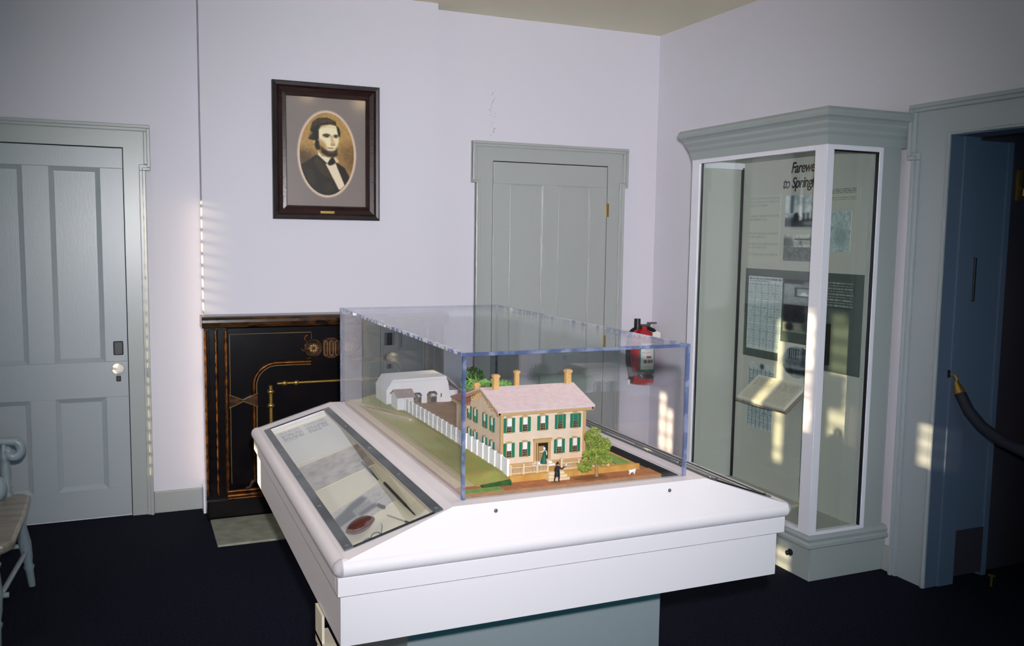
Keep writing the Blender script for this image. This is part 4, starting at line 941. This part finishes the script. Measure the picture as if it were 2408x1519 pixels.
# rear wing
wy1_ = 2.39
b = B().prism([(hx0+.002, hzb), (hx0+.002, 1.132), (hx0+.09, 1.15), (hx0+.18, 1.132), (hx0+.18, hzb)], 'y', hy1, wy1_); b.build('wing_walls', 'tan', hs)
for s in (0, 1):
    xa, xb_ = (hx0-.012, hx0+.091) if s == 0 else (hx0+.192, hx0+.089)
    B().prism([(xa, 1.131), (xb_, 1.154), (xb_, 1.159), (xa, 1.136)], 'y', hy1+.012, wy1_+.014).build('wing_roof', 'roofr', hs)
box(hx0-.01, hx0+.001, hy1+.004, wy1_+.012, 1.122, 1.131).build('wing_cornice', 'tantrim', hs)
def chimney(x, y, z0, z1, w):
    c = box(x-w, x+w, y-w, y+w, z0, z1-.008).build('chimney', 'chim', hs, bevel=.001); box(x-w*1.25, x+w*1.25, y-w*1.25, y+w*1.25, z1-.008, z1-.002).build('chimney_cap', 'chim', c); box(x-w*.9, x+w*.9, y-w*.9, y+w*.9, z1-.002, z1).build('chimney_rim', 'tantrim', c)
chimney(.877, 2.145, 1.18, 1.236, .0075); chimney(1.113-.018, 2.155, 1.19, 1.238, .0075); chimney(.968, 2.215, 1.17, 1.232, .006); chimney(.868, 2.262, 1.14, 1.196, .0065)
# windows: one set of shared meshes, placed on the front (faces -Y) and the side (faces -X)
def wm(bb, nm, m): me = bb.mesh(nm); me.materials.append(M[m]); return me
ww, wh = .0125, .036
WF = B(); WF.box(-ww/2-.0015, ww/2+.0015, -.0014, 0, -.001, wh+.001)
q = B(); q.box(-ww/2, ww/2, -.0018, -.0013, 0, wh)
mu = B()
for k in range(1, 3): mu.box(-ww/2+ww*k/3-.0003, -ww/2+ww*k/3+.0003, -.0022, -.0017, 0, wh)
for k in range(1, 6): mu.box(-ww/2, ww/2, -.0022, -.0017, wh*k/6-.0003, wh*k/6+.0003)
mu.box(-ww/2, ww/2, -.0026, -.0017, wh*.5-.0006, wh*.5+.0006)
sh_ = B().box(-.0036, .0036, -.003, -.0008, -.001, wh+.0005)
for k in range(8): sh_.box(-.0028, .0028, -.0035, -.0029, .001+k*.0045, .0035+k*.0045)
cp = B().prism([(-.0095, wh+.001), (.0095, wh+.001), (.0085, wh+.0035), (.004, wh+.0052), (-.004, wh+.0052), (-.0085, wh+.0035)], 'y', -.0035, 0)
sill = B().box(-.009, .009, -.0034, 0, -.003, -.001)
MW = dict(frame=wm(WF, 'window', 'tantrim'), pane=wm(q, 'pane', 'dark'), mun=wm(mu, 'muntins', 'muntin'), shut=wm(sh_, 'shutter', 'shutter'), cap=wm(cp, 'window_cap', 'tantrim'), sill=wm(sill, 'window_sill', 'tantrim'))
BL = {}
def blind(frac, m='blind'):
    k = (frac, m)
    if k not in BL: BL[k] = wm(B().box(-ww/2+.0003, ww/2-.0003, -.0031, -.0024, wh*(1-frac), wh), 'roller_blind', m)
    return BL[k]
def window(x, y, z, rz, frac, bm='blind', sx=1):
    f = inst(MW['frame'], 'window', hs, (x, y, z), rz)
    def kid(me, nm, dx=0):
        o = bpy.data.objects.new(nm, me); COL.objects.link(o); o.parent = f; o.location = (dx, 0, 0)
    kid(MW['pane'], 'pane'); kid(MW['mun'], 'muntins'); kid(MW['cap'], 'window_cap'); kid(MW['sill'], 'window_sill')
    if frac: kid(blind(frac, bm), 'roller_blind')
    for s in (-1, 1): kid(MW['shut'], 'shutter', s*(ww/2+.0055))
zup, zlo = 1.102, 1.037
for i, x in enumerate((.8745, .9185, .9685, 1.019, 1.0635)): window(x, hy0, zup, 0, (.58, .52, .52, .55, .5)[i], 'blind' if i < 3 else 'shutter')
for i, x in enumerate((.8745, .9185, 1.0175, 1.0625)): window(x, hy0, zlo, 0, (.54, .5, .54, .56)[i])
for i, y in enumerate((2.093, 2.145, 2.215, 2.262)):
    window(hx0, y+.012, zup-.008, -math.pi/2, .55); window(hx0, y+.012, zlo-.006, -math.pi/2, .5)
# front door
dr = box(.944, .992, hy0-.004, hy0, zy+.006, 1.074).build('door_surround', 'tantrim', hs)
box(.950, .986, hy0-.0045, hy0-.0035, zy+.008, 1.068).build('door_recess', 'dark', dr)
for x in (.951, .983): box(x, x+.003, hy0-.0065, hy0-.004, zy+.008, 1.068).build('door_pilaster', 'tantrim', dr)
box(.956, .972, hy0-.0055, hy0-.0045, zy+.008, 1.060).build('door_leaf', 'bark', dr)
box(.942, .994, hy0-.008, hy0, 1.074, 1.079).build('door_hood', 'tantrim', dr)
for k in range(2): box(.940+.006*k, .996-.006*k, hy0-.024+.010*k, hy0-.003, zy+.0005+.005*k, zy+.0055+.005*k).build('door_step', 'mwhite', dr)
# ---- barn, shed, woodpiles
bn = thing('model_barn', 'white model barn with two arched openings behind the yard', 'model barn', (.92, 2.95, zy))
zf = 1.006
def arch(x0, x1, z1): return [(x0, zf), (x0, z1-.010), (x0+.008, z1), (x1-.008, z1), (x1, z1-.010), (x1, zf)]
a1, a2 = arch(.892, .926, 1.048), arch(.945, .982, 1.050)
facade = [(.799, zf), (.799, 1.062), (.820, 1.094), (1.016, 1.098), (1.024, 1.080), (1.032, zf)] + [a2[5], a2[4], a2[3], a2[2], a2[1], a2[0]] + [a1[5], a1[4], a1[3], a1[2], a1[1], a1[0]]
B().prism(facade, 'y', 2.948, 2.956).build('front_wall', 'mwhite', bn)
B().prism([(.799, zf), (.799, 1.062), (.820, 1.094), (1.016, 1.098), (1.024, 1.080), (1.032, zf)], 'y', 3.085, 3.092).build('back_wall', 'mwhite', bn)
box(.799, .804, 2.956, 3.085, zf, 1.062).build('side_wall', 'mwhite', bn); box(1.027, 1.032, 2.956, 3.085, zf, 1.05).build('side_wall', 'mwhite', bn)
B().prism([(.797, 1.062), (.818, 1.095), (.822, 1.099), (1.016, 1.103), (1.016, 1.098), (.820, 1.094), (.801, 1.060)], 'y', 2.944, 3.096).build('roof', 'mwhite', bn)
B().prism([(1.016, 1.098), (1.018, 1.103), (1.075, 1.050), (1.072, 1.046)], 'y', 2.955, 3.10).build('lean_to_roof', 'roofb', bn)
box(1.036, 1.066, 2.965, 3.09, zf, 1.048).build('lean_to', 'mwhite', bn)
for aa in (a1, a2): B().tube([(x, 2.946, z) for x, z in aa[1:5]], .0022, 6).build('arch_trim', 'dark', bn)
box(.996, .999, 2.946, 2.9485, 1.03, 1.042).build('vent', 'dark', bn)
sd = thing('model_shed', 'little white model shed with brown roof before the barn', 'model shed', (.834, 2.86, zf))
B().prism([(2.835, zf), (2.835, 1.058), (2.872, 1.074), (2.91, 1.058), (2.91, zf)], 'x', .806, .862).build('walls', 'mwhite', sd)
roofslab(.802, .867, 2.828, 1.056, 2.872, 1.076, .003).build('roof_slope', 'roofb', sd); roofslab(.802, .867, 2.917, 1.056, 2.872, 1.076, .003).build('roof_slope', 'roofb', sd)
for (xa, xb_, zt, lab) in ((.893, .925, 1.036, 'heap of model firewood in the left barn arch'), (.946, .970, 1.040, 'heap of model firewood in the right barn arch')):
    wp = thing('model_woodpile', lab, 'woodpile', ((xa+xb_)/2, 2.985, zf), 'model woodpiles'); k = 0
    z = zf+.0045
    while z < zt:
        x = xa+.004+(.0035 if k % 2 else 0)
        while x < xb_-.003:
            B().tube([(x, 2.966, z), (x+random.uniform(-.001, .001), 3.0, z)], .0036, 7).build('log', 'wood', wp); x += .0074
        z += .0066; k += 1
# ---- planting
def foliage(c, r, n, leaf, mname, parent, seed, nm='foliage'):
    rnd = random.Random(seed); b = B()
    for k in range(n):
        while True:
            p = Vector((rnd.uniform(-1, 1), rnd.uniform(-1, 1), rnd.uniform(-1, 1)))
            if .45 < p.length < 1: break
        p = Vector((c[0]+p.x*r[0], c[1]+p.y*r[1], c[2]+p.z*r[2])); s = leaf*rnd.uniform(.6, 1.3)
        d = [Vector((rnd.uniform(-1, 1), rnd.uniform(-1, 1), rnd.uniform(-1, 1))).normalized()*s for _ in range(4)]
        b.add([p+x for x in d], [(0, 1, 2), (0, 2, 3), (0, 3, 1), (1, 3, 2)])
    o = b.build(nm, mname, parent); o['kind'] = 'stuff'; return o
tr = thing('model_tree', 'leafy yellow green model tree beside the house front', 'model tree', (1.067, 1.928, zg+.0085))
zt0 = zg+.0085
B().tube([(1.067, 1.928, zt0), (1.066, 1.93, zt0+.03), (1.064, 1.932, zt0+.07), (1.058, 1.934, zt0+.115)], [.0045, .0038, .003, .0012], 8).build('trunk', 'bark', tr, smooth=True)
for k, (dx, dy, dz, z0_) in enumerate(((-.035, .0, .02, .03), (.03, .005, .025, .035), (-.02, .01, .03, .06), (.02, -.005, .03, .06))):
    B().tube([(1.066, 1.93, zt0+z0_), (1.066+dx*.6, 1.93+dy, zt0+z0_+dz*.5), (1.066+dx, 1.93+dy, zt0+z0_+dz)], [.0022, .0016, .0008], 6).build('branch', 'bark', tr)
for k, (c, r, n) in enumerate((((1.058, 1.935, 1.103), (.022, .02, .02), 260), ((1.078, 1.93, 1.078), (.028, .022, .02), 300), ((1.064, 1.93, 1.055), (.036, .026, .018), 360), ((1.030, 1.925, 1.030), (.020, .018, .014), 190), ((1.080, 1.93, 1.042), (.030, .022, .013), 240))):
    foliage(c, r, n, .0048, 'leaf', tr, k)
hg = thing('model_hedge', 'long clipped bright green model hedge behind the house', 'model hedge', (1.13, 2.87, zy))
for k in range(6): foliage((1.075+.029*k, 2.87+.01*(k % 2), 1.066-.003*k), (.034, .03, .040), 260, .006, 'leafg', hg, 30+k)
bs = thing('model_bush', 'dark round model bush above the green hedge', 'model bush', (1.17, 3.06, zy)); foliage((1.160, 3.06, 1.072), (.042, .035, .044), 460, .007, 'leafd', bs, 50); B().tube([(1.16, 3.06, zy-.004), (1.16, 3.06, 1.06)], .004, 6).build('stem', 'bark', bs)
# ---- tiny figures
def figure(name, label, loc, hgt, joints, bones, rad, m, parts):
    """one skinned body grown at life size and scaled down; parts: extra meshes in the same unit space"""
    t = thing(name, label, 'figure', loc)
    me = bpy.data.meshes.new(name); me.from_pydata(joints, bones, []); o = bpy.data.objects.new('body', me); COL.objects.link(o)
    o.parent = t; me.materials.append(M[m]); sk = o.modifiers.new('s', 'SKIN'); sv = me.skin_vertices[0].data
    for i, r in enumerate(rad): sv[i].radius = (r, r); sv[i].use_root = (i == 0)
    o.modifiers.new('d', 'SUBSURF').render_levels = 2
    o.scale = (hgt, hgt, hgt); ORG[o.name] = Vector(loc)
    for nm, bb, mm in parts:
        ob = bpy.data.objects.new(nm, bb.mesh(nm, smooth=True)); COL.objects.link(ob); ob.parent = t; ob.data.materials.append(M[mm]); ob.scale = (hgt, hgt, hgt)
    return t
J = [(0, 0, .52), (0, 0, .66), (0, 0, .80), (0, 0, .86), (0, 0, .92), (.09, 0, .50), (.10, -.02, .27), (.09, 0, .04), (.12, -.09, .02), (-.09, 0, .50), (-.12, .02, .27), (-.14, .05, .04), (-.12, -.04, .02),
     (.12, 0, .79), (.24, -.06, .70), (.34, -.10, .80), (.38, -.11, .84), (-.12, 0, .79), (-.17, -.01, .62), (-.10, -.10, .50), (-.07, -.13, .47)]
E_ = [(0, 1), (1, 2), (2, 3), (3, 4), (0, 5), (5, 6), (6, 7), (7, 8), (0, 9), (9, 10), (10, 11), (11, 12), (2, 13), (13, 14), (14, 15), (15, 16), (2, 17), (17, 18), (18, 19), (19, 20)]
RD = [.10, .10, .09, .035, .06, .07, .05, .035, .025, .07, .05, .035, .025, .05, .04, .032, .028, .05, .04, .032, .028]
hat = B().lathe([(.085, .965), (.085, .975), (.052, .98), (.054, 1.09), (.05, 1.10)], (0, 0, 0), 14)
coat = B().lathe([(.13, .30), (.15, .36), (.12, .50), (.105, .56)], (0, .01, 0), 14)
baby = B().ball((.44, -.12, .90), .065, 8, (1.3, 1, .9)); babyh = B().ball((.50, -.13, .96), .045, 8)
figure('model_man', 'tiny black coated model man in hat raising a pale bundle', (.951, 1.918, zg+.0085), .046, J, E_, RD, 'coatb', [('hat', hat, 'coatb'), ('coat_skirt', coat, 'coatb'), ('face', B().ball((.012, -.045, .925), .042, 8), 'skin'), ('bundle', baby, 'pink'), ('bundle_head', babyh, 'pink')])
J2 = [(0, 0, .55), (0, 0, .68), (0, 0, .80), (0, 0, .86), (0, 0, .92), (.12, 0, .78), (.15, -.04, .64), (.10, -.12, .56), (-.12, 0, .78), (-.26, -.05, .76), (-.38, -.08, .82)]
E2 = [(0, 1), (1, 2), (2, 3), (3, 4), (2, 5), (5, 6), (6, 7), (2, 8), (8, 9), (9, 10)]
R2 = [.08, .08, .085, .035, .06, .045, .036, .028, .045, .036, .028]
skirt = B().lathe([(.24, 0), (.25, .03), (.21, .22), (.15, .42), (.09, .56), (.08, .60)], (0, 0, 0), 18)
bon = B().ball((0, .01, .95), .075, 8, (1, 1, 1.1)); bod = B().lathe([(.085, .58), (.11, .70), (.105, .78), (.05, .83)], (0, 0, 0), 14)
hem = B().lathe([(.255, -.002), (.262, .012), (.255, .05)], (0, 0, 0), 18)
figure('model_woman', 'tiny model woman in green dress at the house door', (.966, 2.026, zy+.0055), .043, J2, E2, R2, 'pink', [('skirt', skirt, 'dressg'), ('bodice', bod, 'dressg'), ('hem', hem, 'mwhite'), ('bonnet', bon, 'mwhite')])
J3 = [(0, 0, .5), (.35, 0, .52), (.55, 0, .72), (.72, 0, .74), (-.35, 0, .5), (-.5, 0, .66), (.33, .10, .3), (.33, .10, .02), (.33, -.10, .3), (.33, -.10, .02), (-.33, .12, .32), (-.40, .12, .18), (-.36, .12, .02), (-.33, -.12, .32), (-.40, -.12, .18), (-.36, -.12, .02)]
E3 = [(0, 1), (1, 2), (2, 3), (0, 4), (4, 5), (1, 6), (6, 7), (1, 8), (8, 9), (4, 10), (10, 11), (11, 12), (4, 13), (13, 14), (14, 15)]
R3 = [.19, .2, .14, .09, .17, .04, .08, .05, .08, .05, .09, .05, .045, .09, .05, .045]
figure('model_dog', 'tiny white model dog on the sidewalk right of the tree', (1.160, 1.912, zg+.0085), .019, J3, E3, R3, 'mwhite', [('ear', B().ball((.5, -.12, .72), .09, 6, (.6, .5, 1.2)), 'coatb'), ('ear', B().ball((.5, .12, .72), .09, 6, (.6, .5, 1.2)), 'coatb')])

# ================================================================== ROPE
rp = thing('rope_barrier', 'dark velvet rope hooked to the doorway jamb and sagging across it', 'rope', (3.43, 2.89, 1.0))
box(3.405, 3.445, 2.892, 2.9, .985, 1.02).build('wall_plate', 'iron', rp, bevel=.002)
B().tube([(3.425, 2.892, 1.0), (3.425, 2.87, .998), (3.428, 2.862, .985), (3.428, 2.868, .965)], .006, 8).build('hook', 'brass', rp, smooth=True)
pts = [(3.428, 2.866, .968), (3.428, 2.84, .92), (3.428, 2.79, .85), (3.428, 2.72, .795), (3.428, 2.62, .75), (3.428, 2.475, .722), (3.428, 2.33, .75), (3.428, 2.16, .85), (3.428, 2.085, .95)]
B().tube(pts[1:], .024, 14).build('rope', 'rope', rp, smooth=True)
B().tube([pts[0], pts[1]], [.012, .025], 14).build('end_cap', 'brass', rp, smooth=True)
B().tube([pts[-1], (3.428, 2.056, 1.0)], [.025, .012], 14).build('end_cap', 'brass', rp, smooth=True)

# ================================================================== ARMCHAIR at the left edge
ch = thing('armchair', 'grey painted wooden armchair with scrolled arm and worn seat by the left door', 'chair', (-.68, 4.08, 0))
def turned(p, e, r):
    p, e = Vector(p), Vector(e); prof = [(0, .8), (.08, 1.1), (.14, .75), (.17, 1.15), (.22, .8), (.45, 1.2), (.62, 1.05), (.72, .75), (.75, 1.05), (.8, .75), (.92, .7), (1, .62)]
    return B().tube([p+(e-p)*t for t, _ in prof], [r*k for _, k in prof], 12)
sy0, sy1, sx0, sx1 = 3.70, 4.43, -.95, -.435
sp_ = [(sx1-.03, sy0), (sx1, sy0+.05), (sx1+.004, (sy0+sy1)/2), (sx1, sy1-.05), (sx1-.03, sy1), (sx0+.04, sy1-.03), (sx0, sy1-.1), (sx0, sy0+.1), (sx0+.04, sy0+.03)]
B().prism(sp_, 'z', .385, .422).build('seat', 'seat', ch, bevel=.012)
for a, e in (((-.48, 4.33, .39), (-.445, 4.395, 0)), ((-.51, 3.80, .39), (-.505, 3.745, 0)), ((-.88, 4.30, .39), (-.96, 4.36, 0)), ((-.88, 3.83, .39), (-.96, 3.77, 0))):
    turned(a, e, .022).build('leg', 'chair', ch, smooth=True)
B().tube([(-.462, 4.362, .17), (-.508, 3.78, .17)], .011, 10).build('stretcher', 'chair', ch, smooth=True)
B().tube([(-.92, 4.33, .17), (-.92, 3.80, .17)], .011, 10).build('stretcher', 'chair', ch, smooth=True)
for y in (4.36, 3.78): B().tube([(-.462, y, .2), (-.92, y*.995+.018, .2)], .011, 10).build('stretcher', 'chair', ch, smooth=True)
for y in (4.40, 3.73):
    arm = [(-.93, y, .70), (-.75, y, .685), (-.58, y, .672), (-.52, y, .668)] + [(-.500+(.040-.0018*k)*math.cos(math.radians(70-20*k)), y, .625+(.044-.002*k)*math.sin(math.radians(70-20*k))) for k in range(16)]
    b = B(); b.tube([(p[0], p[1], p[2]) for p in arm], [.018]*4+[.021]*(len(arm)-6)+[.018, .014], 10)
    o = b.build('arm', 'chair', ch, smooth=True); 
    turned((-.525, y, .415), (-.535, y, .655), .018).build('arm_post', 'chair', ch, smooth=True)
    for x in (-.66, -.79): B().tube([(x, y, .415), (x, y, .68)], .009, 8).build('arm_spindle', 'chair', ch, smooth=True)
for k in range(7):
    y = 3.80+.088*k; B().tube([(-.92, y, .415), (-.99, 4.065+(y-4.065)*1.1, .93)], .009, 8).build('back_spindle', 'chair', ch, smooth=True)
B().hull8([(-1.0, 3.70, .92), (-.965, 3.72, .92), (-.965, 4.41, .92), (-1.0, 4.43, .92)], [(-1.03, 3.70, 1.04), (-1.0, 3.72, 1.04), (-1.0, 4.41, 1.04), (-1.03, 4.43, 1.04)]).build('crest_rail', 'chair', ch, bevel=.01)
